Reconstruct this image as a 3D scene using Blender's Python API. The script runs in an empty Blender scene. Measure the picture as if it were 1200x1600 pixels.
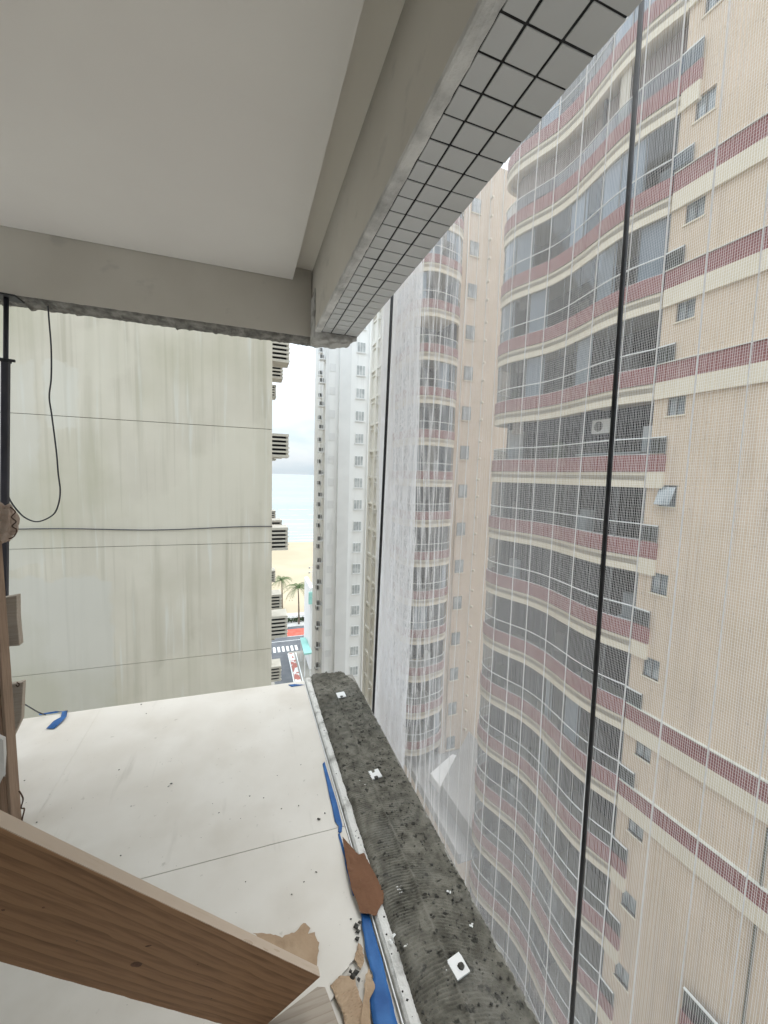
import bpy, bmesh, math, random
from mathutils import Vector, Matrix, noise
random.seed(7)
R = math.radians
scene = bpy.context.scene
col = scene.collection

# ------------------------------------------------------------------ camera
cam_d = bpy.data.cameras.new('camera')
cam_d.sensor_fit = 'HORIZONTAL'; cam_d.sensor_width = 36.0; cam_d.lens = 36.0 * 612 / 1200
cam_d.clip_start = 0.02; cam_d.clip_end = 12000
cam = bpy.data.objects.new('camera', cam_d); col.objects.link(cam)
rt = Vector((0.94592674, -0.32303373, 0.02952635)); up = Vector((0.00202757, 0.09691012, 0.99529107))
fw = Vector((0.32437399, 0.94141258, -0.09232484))
CAM = Vector((0, 0, 1.55))
m3 = Matrix((rt, up, -fw)).transposed()
cam.matrix_world = Matrix.Translation(CAM) @ m3.to_4x4()
scene.camera = cam

# ------------------------------------------------------------------ world, sun, exposure
SUN_EL, SUN_AZ = 66, 60            # azimuth measured clockwise from +Y
world = bpy.data.worlds.new('World'); scene.world = world; world.use_nodes = True
nt = world.node_tree; nt.nodes.clear()
sky = nt.nodes.new('ShaderNodeTexSky'); sky.sky_type = 'NISHITA'; sky.sun_disc = False
sky.sun_elevation = R(SUN_EL); sky.sun_rotation = R(SUN_AZ); sky.dust_density = 3.0; sky.air_density = 1.0
tc = nt.nodes.new('ShaderNodeTexCoord')
mp = nt.nodes.new('ShaderNodeMapping'); mp.inputs['Scale'].default_value = (1, 1, 3.0)
nz = nt.nodes.new('ShaderNodeTexNoise'); nz.inputs['Scale'].default_value = 5.0; nz.inputs['Detail'].default_value = 6
rp = nt.nodes.new('ShaderNodeValToRGB')
rp.color_ramp.elements[0].position = 0.30; rp.color_ramp.elements[0].color = (6.2, 7.7, 8.7, 1)
rp.color_ramp.elements[1].position = 0.62; rp.color_ramp.elements[1].color = (8.8, 9.4, 9.8, 1)
mixw = nt.nodes.new('ShaderNodeMix'); mixw.data_type = 'RGBA'; mixw.inputs['Factor'].default_value = 0.86
bg = nt.nodes.new('ShaderNodeBackground'); bg.inputs['Strength'].default_value = 0.1
wo = nt.nodes.new('ShaderNodeOutputWorld')
nt.links.new(tc.outputs['Generated'], mp.inputs['Vector']); nt.links.new(mp.outputs['Vector'], nz.inputs['Vector'])
nt.links.new(nz.outputs['Fac'], rp.inputs['Fac'])
nt.links.new(sky.outputs['Color'], mixw.inputs['A']); nt.links.new(rp.outputs['Color'], mixw.inputs['B'])
# overcast luminance: smooth rise from horizon to zenith (CIE overcast sky)
sx = nt.nodes.new('ShaderNodeSeparateXYZ'); nt.links.new(tc.outputs['Generated'], sx.inputs[0])
mr = nt.nodes.new('ShaderNodeMapRange'); mr.inputs['From Min'].default_value = 0; mr.inputs['From Max'].default_value = 1
mr.inputs['To Min'].default_value = 0.47; mr.inputs['To Max'].default_value = 1.62
nt.links.new(sx.outputs['Z'], mr.inputs['Value'])
vm = nt.nodes.new('ShaderNodeVectorMath'); vm.operation = 'SCALE'
nt.links.new(mixw.outputs['Result'], vm.inputs[0]); nt.links.new(mr.outputs['Result'], vm.inputs['Scale'])
nt.links.new(vm.outputs[0], bg.inputs['Color']); nt.links.new(bg.outputs['Background'], wo.inputs['Surface'])
sun_d = bpy.data.lights.new('sun', 'SUN'); sun_d.energy = 0.9; sun_d.angle = R(40); sun_d.color = (1.0, 0.97, 0.92)
sun = bpy.data.objects.new('sun', sun_d); col.objects.link(sun)
sd = Vector((math.sin(R(SUN_AZ)) * math.cos(R(SUN_EL)), math.cos(R(SUN_AZ)) * math.cos(R(SUN_EL)), math.sin(R(SUN_EL))))
sun.rotation_euler = sd.to_track_quat('Z', 'Y').to_euler()
scene.view_settings.view_transform = 'Standard'; scene.view_settings.look = 'None'
scene.view_settings.exposure = 1.15; scene.view_settings.gamma = 1.0; scene.view_settings.use_curve_mapping = False
scene.render.engine = 'CYCLES'
scene.cycles.use_adaptive_sampling = True; scene.cycles.adaptive_threshold = 0.025
scene.cycles.max_bounces = 7; scene.cycles.diffuse_bounces = 4; scene.cycles.glossy_bounces = 3
scene.cycles.transparent_max_bounces = 14; scene.cycles.caustics_reflective = False; scene.cycles.caustics_refractive = False

# ------------------------------------------------------------------ helpers
class MB:
    def __init__(s): s.v = []; s.f = []
    def quad(s, a, b, c, d):
        i = len(s.v); s.v += [tuple(a), tuple(b), tuple(c), tuple(d)]; s.f.append((i, i+1, i+2, i+3)); return s
    def box(s, x0, x1, y0, y1, z0, z1):
        i = len(s.v)
        s.v += [(x0,y0,z0),(x1,y0,z0),(x1,y1,z0),(x0,y1,z0),(x0,y0,z1),(x1,y0,z1),(x1,y1,z1),(x0,y1,z1)]
        s.f += [tuple(i+k for k in q) for q in ((0,3,2,1),(4,5,6,7),(0,1,5,4),(1,2,6,5),(2,3,7,6),(3,0,4,7))]; return s
    def prism(s, poly, z0, z1):
        i = len(s.v); n = len(poly)
        s.v += [(p[0], p[1], z0) for p in poly] + [(p[0], p[1], z1) for p in poly]
        s.f.append(tuple(i+k for k in reversed(range(n)))); s.f.append(tuple(i+n+k for k in range(n)))
        for k in range(n): s.f.append((i+k, i+(k+1) % n, i+n+(k+1) % n, i+n+k))
        return s
    def tube(s, pts, r, n=8, caps=True):
        pts = [Vector(p) for p in pts]; i0 = len(s.v); m = len(pts); prev = None
        for k, p in enumerate(pts):
            t = (pts[min(k+1, m-1)] - pts[max(k-1, 0)]).normalized()
            if prev is None:
                a = t.cross(Vector((0, 0, 1)))
                if a.length < 1e-3: a = t.cross(Vector((0, 1, 0)))
            else:
                a = prev - t * prev.dot(t)
            a.normalize(); b = t.cross(a); prev = a
            rr = r[k] if isinstance(r, (list, tuple)) else r
            for j in range(n):
                w = 2*math.pi*j/n
                q = p + (a*math.cos(w) + b*math.sin(w))*rr; s.v.append(tuple(q))
        for k in range(m-1):
            for j in range(n):
                s.f.append((i0+k*n+j, i0+k*n+(j+1) % n, i0+(k+1)*n+(j+1) % n, i0+(k+1)*n+j))
        if caps:
            s.f.append(tuple(i0+j for j in reversed(range(n)))); s.f.append(tuple(i0+(m-1)*n+j for j in range(n)))
        return s
    def strip(s, path, z0, z1, th=0.0, inward=None):
        """wall standing on a plan path, thickness th along the given inward normals"""
        n = len(path); i = len(s.v)
        if inward is None:
            for p in path: s.v += [(p[0], p[1], z0), (p[0], p[1], z1)]
            for k in range(n-1): s.f.append((i+2*k, i+2*k+2, i+2*k+3, i+2*k+1))
            return s
        for p, q in zip(path, inward):
            a = (p[0]+q[0]*th, p[1]+q[1]*th)
            s.v += [(p[0],p[1],z0),(p[0],p[1],z1),(a[0],a[1],z1),(a[0],a[1],z0)]
        for k in range(n-1):
            b = i+4*k; c = b+4
            for e in range(4): s.f.append((b+e, b+(e+1) % 4, c+(e+1) % 4, c+e))
        s.f.append((i, i+3, i+2, i+1)); e = i+4*(n-1); s.f.append((e, e+1, e+2, e+3))
        return s
    def mesh(s, name, fn=None):
        me = bpy.data.meshes.new(name)
        me.from_pydata([fn(v) for v in s.v] if fn else s.v, [], s.f)
        bm = bmesh.new(); bm.from_mesh(me); bmesh.ops.recalc_face_normals(bm, faces=bm.faces); bm.to_mesh(me); bm.free()
        return me
    def build(s, name, mat, parent=None, smooth=False, bevel=0, fn=None, segs=2):
        me = s.mesh(name, fn)
        return obj(name, me, mat, parent, smooth, bevel, segs)

def obj(name, me, mat=None, parent=None, smooth=False, bevel=0, segs=2):
    o = bpy.data.objects.new(name, me); col.objects.link(o)
    if mat is not None and not me.materials: me.materials.append(mat)
    if smooth:
        for p in me.polygons: p.use_smooth = True
    if bevel:
        b = o.modifiers.new('bevel', 'BEVEL'); b.width = bevel; b.segments = segs; b.limit_method = 'ANGLE'; b.angle_limit = R(40)
    if parent: o.parent = parent
    return o
def tag(o, label=None, cat=None, group=None, kind=None):
    if label: o['label'] = label
    if cat: o['category'] = cat
    if group: o['group'] = group
    if kind: o['kind'] = kind
    return o
def empty(name, loc=(0, 0, 0), rz=0):
    o = bpy.data.objects.new(name, None); col.objects.link(o); o.location = loc; o.rotation_euler = (0, 0, rz)
    o.empty_display_size = 0.2; return o
def ray(px, py): return rt*((px-600)/612) + up*(-(py-800)/612) + fw
def at(px, py, axis, val):
    d = ray(px, py); return CAM + d*((val-CAM[axis])/d[axis])
def nfn(x, y, z, s): return noise.noise(Vector((x*s, y*s, z*s)))

# ------------------------------------------------------------------ materials
def mat(name, c1, c2=None, scale=4.0, rough=0.7, bump=0.0, bscale=60.0, stretch=(1, 1, 1), detail=6, spec=0.4, lo=.35, hi=.65, metal=0, coord='Object', bdist=0.01):
    m = bpy.data.materials.new(name); m.use_nodes = True; t = m.node_tree; b = t.nodes['Principled BSDF']
    b.inputs['Roughness'].default_value = rough; b.inputs['Specular IOR Level'].default_value = spec; b.inputs['Metallic'].default_value = metal
    b.inputs['Base Color'].default_value = (*c1, 1)
    tcn = t.nodes.new('ShaderNodeTexCoord'); mpn = t.nodes.new('ShaderNodeMapping'); mpn.inputs['Scale'].default_value = stretch
    t.links.new(tcn.outputs[coord], mpn.inputs['Vector'])
    if c2:
        n = t.nodes.new('ShaderNodeTexNoise'); n.inputs['Scale'].default_value = scale; n.inputs['Detail'].default_value = detail
        t.links.new(mpn.outputs['Vector'], n.inputs['Vector'])
        r = t.nodes.new('ShaderNodeValToRGB'); r.color_ramp.elements[0].position = lo; r.color_ramp.elements[1].position = hi
        r.color_ramp.elements[0].color = (*c1, 1); r.color_ramp.elements[1].color = (*c2, 1)
        t.links.new(n.outputs['Fac'], r.inputs['Fac']); t.links.new(r.outputs['Color'], b.inputs['Base Color'])
        m['ramp'] = r.name
    if bump:
        n2 = t.nodes.new('ShaderNodeTexNoise'); n2.inputs['Scale'].default_value = bscale; n2.inputs['Detail'].default_value = 8
        t.links.new(mpn.outputs['Vector'], n2.inputs['Vector'])
        bp = t.nodes.new('ShaderNodeBump'); bp.inputs['Strength'].default_value = bump; bp.inputs['Distance'].default_value = bdist
        t.links.new(n2.outputs['Fac'], bp.inputs['Height']); t.links.new(bp.outputs['Normal'], b.inputs['Normal'])
    return m
def overlay(m, color, scale, lo, hi, stretch=(1, 1, 1), detail=5, strength=1.0, loc=(0, 0, 0), coord='Object'):
    """a further layer of stains with a shape of their own"""
    t = m.node_tree; b = t.nodes['Principled BSDF']; src = b.inputs['Base Color'].links
    tcn = t.nodes.new('ShaderNodeTexCoord'); mpn = t.nodes.new('ShaderNodeMapping'); mpn.inputs['Scale'].default_value = stretch; mpn.inputs['Location'].default_value = loc
    t.links.new(tcn.outputs[coord], mpn.inputs['Vector'])
    n = t.nodes.new('ShaderNodeTexNoise'); n.inputs['Scale'].default_value = scale; n.inputs['Detail'].default_value = detail
    t.links.new(mpn.outputs['Vector'], n.inputs['Vector'])
    mr = t.nodes.new('ShaderNodeMapRange'); mr.inputs['From Min'].default_value = lo; mr.inputs['From Max'].default_value = hi
    mr.inputs['To Max'].default_value = strength
    t.links.new(n.outputs['Fac'], mr.inputs['Value'])
    mx = t.nodes.new('ShaderNodeMix'); mx.data_type = 'RGBA'
    if src: t.links.new(src[0].from_socket, mx.inputs['A'])
    else: mx.inputs['A'].default_value = b.inputs['Base Color'].default_value
    mx.inputs['B'].default_value = (*color, 1)
    t.links.new(mr.outputs['Result'], mx.inputs['Factor']); t.links.new(mx.outputs['Result'], b.inputs['Base Color'])
    return m
def wood(name, c1, c2, ring=9.0, seed=0.0, rough=0.65, dist=3.0, grain=1.0):
    m = bpy.data.materials.new(name); m.use_nodes = True; t = m.node_tree; b = t.nodes['Principled BSDF']
    b.inputs['Roughness'].default_value = rough; b.inputs['Specular IOR Level'].default_value = 0.25
    tcn = t.nodes.new('ShaderNodeTexCoord'); mpn = t.nodes.new('ShaderNodeMapping')
    mpn.inputs['Scale'].default_value = (0.45, 3.2, 3.2); mpn.inputs['Location'].default_value = (seed, seed*.7, seed*.3)
    w = t.nodes.new('ShaderNodeTexWave'); w.wave_type = 'BANDS'; w.bands_direction = 'Y'; w.wave_profile = 'SAW'
    w.inputs['Scale'].default_value = ring; w.inputs['Distortion'].default_value = dist; w.inputs['Detail'].default_value = 3; w.inputs['Detail Scale'].default_value = 0.9
    n = t.nodes.new('ShaderNodeTexNoise'); n.inputs['Scale'].default_value = 14; n.inputs['Detail'].default_value = 8
    mp2 = t.nodes.new('ShaderNodeMapping'); mp2.inputs['Scale'].default_value = (0.6, 12, 12)
    t.links.new(tcn.outputs['Object'], mpn.inputs['Vector']); t.links.new(tcn.outputs['Object'], mp2.inputs['Vector'])
    t.links.new(mpn.outputs['Vector'], w.inputs['Vector']); t.links.new(mp2.outputs['Vector'], n.inputs['Vector'])
    ad = t.nodes.new('ShaderNodeMath'); ad.operation = 'MULTIPLY_ADD'; ad.inputs[1].default_value = 0.72*grain
    t.links.new(n.outputs['Fac'], ad.inputs[0])
    sc = t.nodes.new('ShaderNodeMath'); sc.operation = 'MULTIPLY'; sc.inputs[1].default_value = 0.32
    t.links.new(w.outputs['Fac'], sc.inputs[0]); t.links.new(sc.outputs[0], ad.inputs[2])
    r = t.nodes.new('ShaderNodeValToRGB'); r.color_ramp.elements[0].position = 0.12; r.color_ramp.elements[1].position = 0.60
    r.color_ramp.elements[0].color = (*c2, 1); r.color_ramp.elements[1].color = (*c1, 1)
    t.links.new(ad.outputs[0], r.inputs['Fac']); t.links.new(r.outputs['Color'], b.inputs['Base Color'])
    bp = t.nodes.new('ShaderNodeBump'); bp.inputs['Strength'].default_value = 0.2; bp.inputs['Distance'].default_value = 0.002
    t.links.new(ad.outputs[0], bp.inputs['Height']); t.links.new(bp.outputs['Normal'], b.inputs['Normal'])
    return m
def glass(name, tint=(.5, .55, .57), rough=0.03, ior=1.55):
    m = bpy.data.materials.new(name); m.use_nodes = True; t = m.node_tree; t.nodes.remove(t.nodes['Principled BSDF'])
    tr = t.nodes.new('ShaderNodeBsdfTransparent'); tr.inputs['Color'].default_value = (*tint, 1)
    gl = t.nodes.new('ShaderNodeBsdfGlossy'); gl.inputs['Roughness'].default_value = rough; gl.inputs['Color'].default_value = (.95, .97, 1, 1)
    lw = t.nodes.new('ShaderNodeLayerWeight'); lw.inputs['Blend'].default_value = .5      # Schlick reflectance, same from both sides
    pw = t.nodes.new('ShaderNodeMath'); pw.operation = 'POWER'; pw.inputs[1].default_value = 4.0
    fr = t.nodes.new('ShaderNodeMath'); fr.operation = 'MULTIPLY_ADD'; fr.inputs[1].default_value = .9; fr.inputs[2].default_value = .05
    t.links.new(lw.outputs['Facing'], pw.inputs[0]); t.links.new(pw.outputs[0], fr.inputs[0])
    mx = t.nodes.new('ShaderNodeMixShader')
    t.links.new(fr.outputs[0], mx.inputs[0]); t.links.new(tr.outputs[0], mx.inputs[1]); t.links.new(gl.outputs[0], mx.inputs[2])
    t.links.new(mx.outputs[0], t.nodes['Material Output'].inputs['Surface'])
    return m

M = {}
M['ceiling'] = mat('ceiling_paint', (.80, .765, .73), (.84, .81, .77), 1.3, .8, .06, 90, bdist=.003)
M['beam_paint'] = mat('beam_paint', (.55, .52, .465), (.61, .58, .525), 1.8, .8, .12, 45, bdist=.004)
overlay(M['beam_paint'], (.36, .35, .33), 6, .62, .72, (1, 1, 1.5), strength=.35)
M['plaster'] = mat('raw_plaster', (.38, .375, .365), (.66, .65, .63), 9, .9, .6, 60, lo=.3, hi=.6)
M['concrete'] = mat('broken_concrete', (.13, .125, .115), (.30, .29, .265), 22, .95, .9, 70)
M['nose'] = mat('patched_concrete', (.30, .29, .27), (.52, .51, .49), 14, .92, .6, 60, lo=.4, hi=.55)
M['tile'] = mat('white_ceramic', (.48, .485, .48), (.53, .53, .525), 3, .25, spec=.5)
M['grout'] = mat('dark_grout', (.012, .012, .013), (.03, .03, .03), 30, .95)
M['sheet'] = mat('white_floor_sheet', (.65, .61, .55), (.71, .675, .62), 3.5, .62, .10, 25, spec=.3, bdist=.004)
overlay(M['sheet'], (.50, .45, .38), 2.2, .52, .74, detail=9, strength=.5)
overlay(M['sheet'], (.42, .39, .34), 1.0, .64, .74, (14, 2, 1), detail=8, strength=.3)
overlay(M['sheet'], (.40, .37, .32), 26, .68, .74, detail=4, strength=.5)
M['mortar'] = mat('grey_mortar', (.098, .092, .074), (.19, .180, .150), 24, .9, .8, 220, lo=.36, hi=.62, bdist=.004)
overlay(M['mortar'], (.025, .024, .020), 38, .59, .67, detail=3, strength=.9)
overlay(M['mortar'], (.20, .195, .175), 5, .55, .75, detail=5, strength=.6)
M['crumb'] = mat('mortar_crumb', (.05, .048, .042), (.10, .095, .085), 40, .95, .5, 200)
M['strip'] = mat('painted_curb_edge', (.66, .65, .62), (.30, .29, .27), 16, .8, .5, 60, lo=.50, hi=.72)
M['curb'] = mat('curb_concrete', (.24, .23, .21), (.36, .35, .32), 12, .92, .5, 50)
M['blue'] = mat('blue_tape', (.013, .085, .27), (.03, .135, .37), 14, .55, .35, 40, bdist=.004)
M['paper'] = mat('brown_paper', (.135, .062, .030), (.175, .082, .042), 6, .8, .35, 30, bdist=.004)
M['card'] = mat('torn_cardboard', (.36, .25, .16), (.46, .34, .23), 9, .9, .3, 50)
M['chip'] = mat('white_chip', (.78, .78, .77), (.70, .70, .69), 10, .3)
M['white_dab'] = mat('white_dab', (.75, .75, .73), None, rough=.8)
M['plank'] = wood('pine_plank', (.27, .15, .078), (.105, .05, .024), 4.6, 1.3, dist=7.5)
M['plank_lit_edge'] = wood('pine_lit_edge', (.52, .42, .33), (.38, .28, .20), 5, 4.3)
M['knot'] = mat('knot', (.06, .025, .012), (.13, .06, .03), 60, .7)
M['post'] = wood('weathered_post', (.26, .17, .115), (.11, .068, .042), 5, 2.1, .8)
M['lath'] = wood('lighter_lath', (.29, .205, .145), (.15, .10, .07), 5, 3.4, .85)
M['greywood'] = wood('grey_board', (.40, .345, .285), (.27, .22, .175), 5, 6.1, .85)
M['black'] = mat('black_paint', (.012, .012, .014), (.03, .03, .034), 20, .5, .1, 60)
M['bluesteel'] = mat('dark_steel', (.018, .019, .028), (.05, .05, .062), 12, .45, .1, 60, stretch=(1, 1, .2))
M['rust'] = mat('rusty_wire', (.10, .05, .03), (.05, .03, .02), 30, .8)
M['cable'] = mat('cable', (.05, .052, .06), None, rough=.5)
def thread(name, c):
    m = bpy.data.materials.new(name); m.use_nodes = True; t = m.node_tree; t.nodes.remove(t.nodes['Principled BSDF'])
    d = t.nodes.new('ShaderNodeBsdfDiffuse'); d.inputs['Color'].default_value = (*c, 1)
    r = t.nodes.new('ShaderNodeBsdfTranslucent'); r.inputs['Color'].default_value = (*c, 1)
    x = t.nodes.new('ShaderNodeMixShader'); x.inputs[0].default_value = .7
    t.links.new(d.outputs[0], x.inputs[1]); t.links.new(r.outputs[0], x.inputs[2]); t.links.new(x.outputs[0], t.nodes['Material Output'].inputs['Surface']); return m
M['net'] = thread('net_thread', (.96, .96, .97)); M['cord'] = thread('net_cord', (.98, .98, .98))
# neighbour's blank wall: stains with a shape of their own
M['blank'] = mat('stained_render', (.515, .472, .388), (.565, .52, .43), .9, .88, .12, 30, bdist=.004)
overlay(M['blank'], (.345, .32, .24), 1.0, .50, .74, (2.6, 1, .16), strength=.65, loc=(3.1, 0, .4))
overlay(M['blank'], (.38, .345, .265), 1.5, .54, .68, (5.5, 1, .10), strength=.55, loc=(1.1, 0, 7.4))
overlay(M['blank'], (.60, .595, .545), 1.7, .58, .68, (4.5, 1, .22), strength=.55, loc=(8, 0, 2))
overlay(M['blank'], (.57, .53, .435), .40, .54, .575, (1, 1, .8), detail=9, strength=.5, loc=(2.2, 0, 5.1))
def repaint(m, color, x0, x1, z0, z1, strength, wob=.35):
    """a repainted rectangle with ragged edges, in the wall's own coordinates"""
    t = m.node_tree; b = t.nodes['Principled BSDF']; src = b.inputs['Base Color'].links[0].from_socket
    tcn = t.nodes.new('ShaderNodeTexCoord'); n = t.nodes.new('ShaderNodeTexNoise'); n.inputs['Scale'].default_value = 2.2; n.inputs['Detail'].default_value = 9
    t.links.new(tcn.outputs['Object'], n.inputs['Vector'])
    ws = t.nodes.new('ShaderNodeVectorMath'); ws.operation = 'MULTIPLY_ADD'; ws.inputs[1].default_value = (wob, wob, wob*2)
    t.links.new(n.outputs['Color'], ws.inputs[0]); t.links.new(tcn.outputs['Object'], ws.inputs[2])
    sp = t.nodes.new('ShaderNodeSeparateXYZ'); t.links.new(ws.outputs[0], sp.inputs[0]); prev = None
    for (ax, e, d) in (('X', x0, 1), ('X', x1, -1), ('Z', z0, 1), ('Z', z1, -1)):
        mr_ = t.nodes.new('ShaderNodeMapRange'); mr_.inputs['From Min'].default_value = e-.03*d; mr_.inputs['From Max'].default_value = e+.03*d
        t.links.new(sp.outputs[ax], mr_.inputs['Value'])
        if prev is None: prev = mr_.outputs['Result']
        else:
            mu = t.nodes.new('ShaderNodeMath'); mu.operation = 'MULTIPLY'; t.links.new(prev, mu.inputs[0]); t.links.new(mr_.outputs['Result'], mu.inputs[1]); prev = mu.outputs[0]
    mu = t.nodes.new('ShaderNodeMath'); mu.operation = 'MULTIPLY'; mu.inputs[1].default_value = strength; t.links.new(prev, mu.inputs[0])
    mx = t.nodes.new('ShaderNodeMix'); mx.data_type = 'RGBA'; mx.inputs['B'].default_value = (*color, 1)
    t.links.new(mu.outputs[0], mx.inputs['Factor']); t.links.new(src, mx.inputs['A']); t.links.new(mx.outputs['Result'], b.inputs['Base Color'])
repaint(M['blank'], (.52, .50, .445), -7, .15, 31.5, 36.9, .65)
repaint(M['blank'], (.55, .525, .46), -7, -1.1, 37.2, 41.6, .5)
repaint(M['blank'], (.57, .545, .475), -.95, -.35, 40.2, 41.6, .6)
overlay(M['blank'], (.40, .375, .27), .45, .50, .68, (1, 1, .8), detail=8, strength=.5, loc=(5, 0, 1.3))
M['joint'] = mat('dark_joint', (.16, .155, .13), None, rough=.95)  # dark tone for wall joints, drip grooves and the downpipe
M['louver'] = mat('louver_cream', (.62, .60, .53), (.70, .68, .61), 5, .6)
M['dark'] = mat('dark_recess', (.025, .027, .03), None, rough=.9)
# tower across the gap
M['beige'] = mat('beige_render', (.60, .48, .36), (.665, .535, .415), .6, .9, .25, 26, bdist=.01)
overlay(M['beige'], (.42, .33, .26), 1.2, .50, .78, (1, 3, .2), strength=.5)
overlay(M['beige'], (.36, .27, .21), 7, .62, .72, strength=.45)
M['cream'] = mat('cream_band', (.68, .60, .475), (.73, .65, .52), .8, .85)
M['red'] = mat('red_band', (.245, .105, .10), (.315, .155, .148), 2.6, .75, .25, 30, lo=.3, hi=.7)
overlay(M['red'], (.40, .26, .23), 1.1, .58, .74, strength=.5)
M['glass'] = glass('balcony_glass', (.58, .61, .645))
M['railglass'] = glass('rail_glass', (.55, .60, .64))
M['rail'] = mat('white_rail', (.78, .78, .76), None, rough=.4)
M['frame'] = mat('window_frame', (.16, .16, .155), None, rough=.5)
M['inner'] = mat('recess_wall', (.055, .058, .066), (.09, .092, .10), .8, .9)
M['curtain'] = mat('sky_pale_blind', (.62, .66, .70), (.70, .73, .76), 8, .8, stretch=(1, 6, .1))
M['linen'] = mat('linen_curtain', (.50, .45, .37), (.58, .53, .45), 8, .9, stretch=(1, 8, .1)); M['taupe'] = mat('taupe_cloth', (.20, .17, .145), (.28, .24, .21), 6, .9)
M['brownscreen'] = mat('brown_screen', (.20, .165, .15), (.27, .225, .21), 5, .9)
M['winpane'] = mat('window_pane', (.20, .225, .24), (.42, .45, .465), 1.2, .12, spec=.6, lo=.42, hi=.6)
M['farpane'] = mat('far_pane', (.38, .40, .41), (.55, .57, .575), 1.2, .3, lo=.4, hi=.6)
M['ac'] = mat('ac_white', (.7, .7, .68), None, rough=.5)
M['white_b'] = mat('white_render', (.84, .84, .835), (.88, .88, .875), .3, .85, .1, 10)
overlay(M['white_b'], (.60, .60, .60), .5, .55, .75, (3, 3, .2), strength=.5)
M['grey_b'] = mat('pale_grey_render', (.74, .74, .74), (.80, .80, .80), .4, .85)
M['cream_b'] = mat('ivory_render', (.82, .80, .755), (.86, .845, .81), .4, .85)
overlay(M['cream_b'], (.62, .57, .50), .7, .60, .78, (2, 2, .5), strength=.5)
M['teal'] = mat('teal_roof', (.30, .60, .54), (.36, .66, .60), .5, .5)
M['teal_glass'] = mat('teal_glass', (.04, .16, .15), (.09, .24, .22), .8, .12, spec=.6)
M['deck'] = mat('deck_grey', (.26, .255, .25), (.34, .33, .32), .5, .9)
M['ground'] = mat('ground', (.30, .28, .25), (.36, .34, .30), .05, .95)
M['asphalt'] = mat('asphalt', (.10, .105, .115), (.14, .145, .155), .4, .9)
M['pave'] = mat('pavement', (.42, .41, .39), (.50, .49, .46), .6, .9)
M['pinkpave'] = mat('patterned_pavement', (.72, .68, .66), (.42, .16, .13), .9, .9, lo=.50, hi=.53, detail=2)
M['redlane'] = mat('red_lane', (.48, .09, .06), (.56, .14, .10), .8, .9)
M['mark'] = mat('road_paint', (.78, .78, .76), None, rough=.8)
M['sand'] = mat('sand', (.37, .31, .215), (.43, .365, .26), .05, .95)
M['foam'] = mat('foam', (.85, .88, .88), None, rough=.8)
M['sea'] = mat('sea_water', (.265, .315, .33), (.33, .38, .395), .012, .18, .6, .12, stretch=(.25, 1, 1), bdist=.4)
M['bark'] = mat('palm_bark', (.17, .13, .10), (.25, .20, .15), 3, .95, .4, 10)
M['leaf'] = mat('palm_leaf', (.05, .09, .025), (.10, .15, .04), 1.5, .6)
M['hedge'] = mat('hedge_leaf', (.03, .055, .02), (.06, .09, .03), 4, .8)

M['cove'] = mat('cove_paint', (.84, .80, .73), (.87, .83, .76), 1.3, .8)
SH = 0.0135                       # the balcony's long edges turn a little from +Y
def sh(v): return (v[0] - SH*v[1], v[1], v[2])

# ================================================================== SETTING: own balcony
YB = 2.86
tag(MB().box(-2.6, .80, -1.8, YB, -.22, -.012).build('balcony_slab', M['curb'], fn=sh), kind='structure')
c = MB().box(-2.6, .318, -1.8, YB-.004, 2.855, 2.93).build('ceiling', M['ceiling'], fn=sh); tag(c, kind='structure')
tag(MB().box(-2.6, .74, -1.8, YB+.2, 2.942, 3.15).build('upper_slab', M['cove'], fn=sh), kind='structure')
tag(MB().box(-2.75, -2.6, -1.8, YB-1.2, -.22, 3.15).build('unseen_wall_left', M['beam_paint']), kind='structure')  # unseen side wall, added to hold light off the ceiling
M['white_wall'] = mat('white_wall', (.66, .645, .615), (.70, .685, .655), 1.0, .8)
tag(MB().box(-2.75, .9, -1.95, -1.8, -.22, 3.15).build('wall_behind', M['white_wall']), kind='structure')

M['own'] = mat('own_facade', (.52, .51, .50), (.58, .57, .56), .8, .6)
tag(MB().box(-12, .74, -18, 2.83, -37.4, -.23).build('own_facade_below', M['own'], fn=sh), kind='structure')
# back beam with its broken lower edge
bb = MB().box(-2.6, .446, YB, YB+.16, 2.50, 2.94).build('back_beam', M['beam_paint'], fn=sh); tag(bb, kind='structure')
mb = MB(); N = 260
for k in range(N+1):
    x = -2.6 + 3.08*k/N
    d = .018 + .012*abs(nfn(x, 1, 2, 9)) + .014*max(0, nfn(x, 5, 0, 31)) + .010*max(0, nfn(x, 9, 4, 70))
    e = .006*nfn(x, 3, 3, 25)
    for (yy, zz) in ((YB+.004+e, 2.502), (YB+.012+e, 2.50-d*.6), (YB+.05, 2.50-d), (YB+.11, 2.495-d*1.1), (YB+.158, 2.50-d*.7), (YB+.158, 2.503)):
        mb.v.append((x, yy, zz + .003*nfn(x, yy*3, zz, 50)))
for k in range(N):
    for j in range(5): mb.f.append((k*6+j, k*6+6+j, k*6+7+j, k*6+j+1))
mb.build('broken_edge', M['concrete'], bb, fn=sh)

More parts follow.
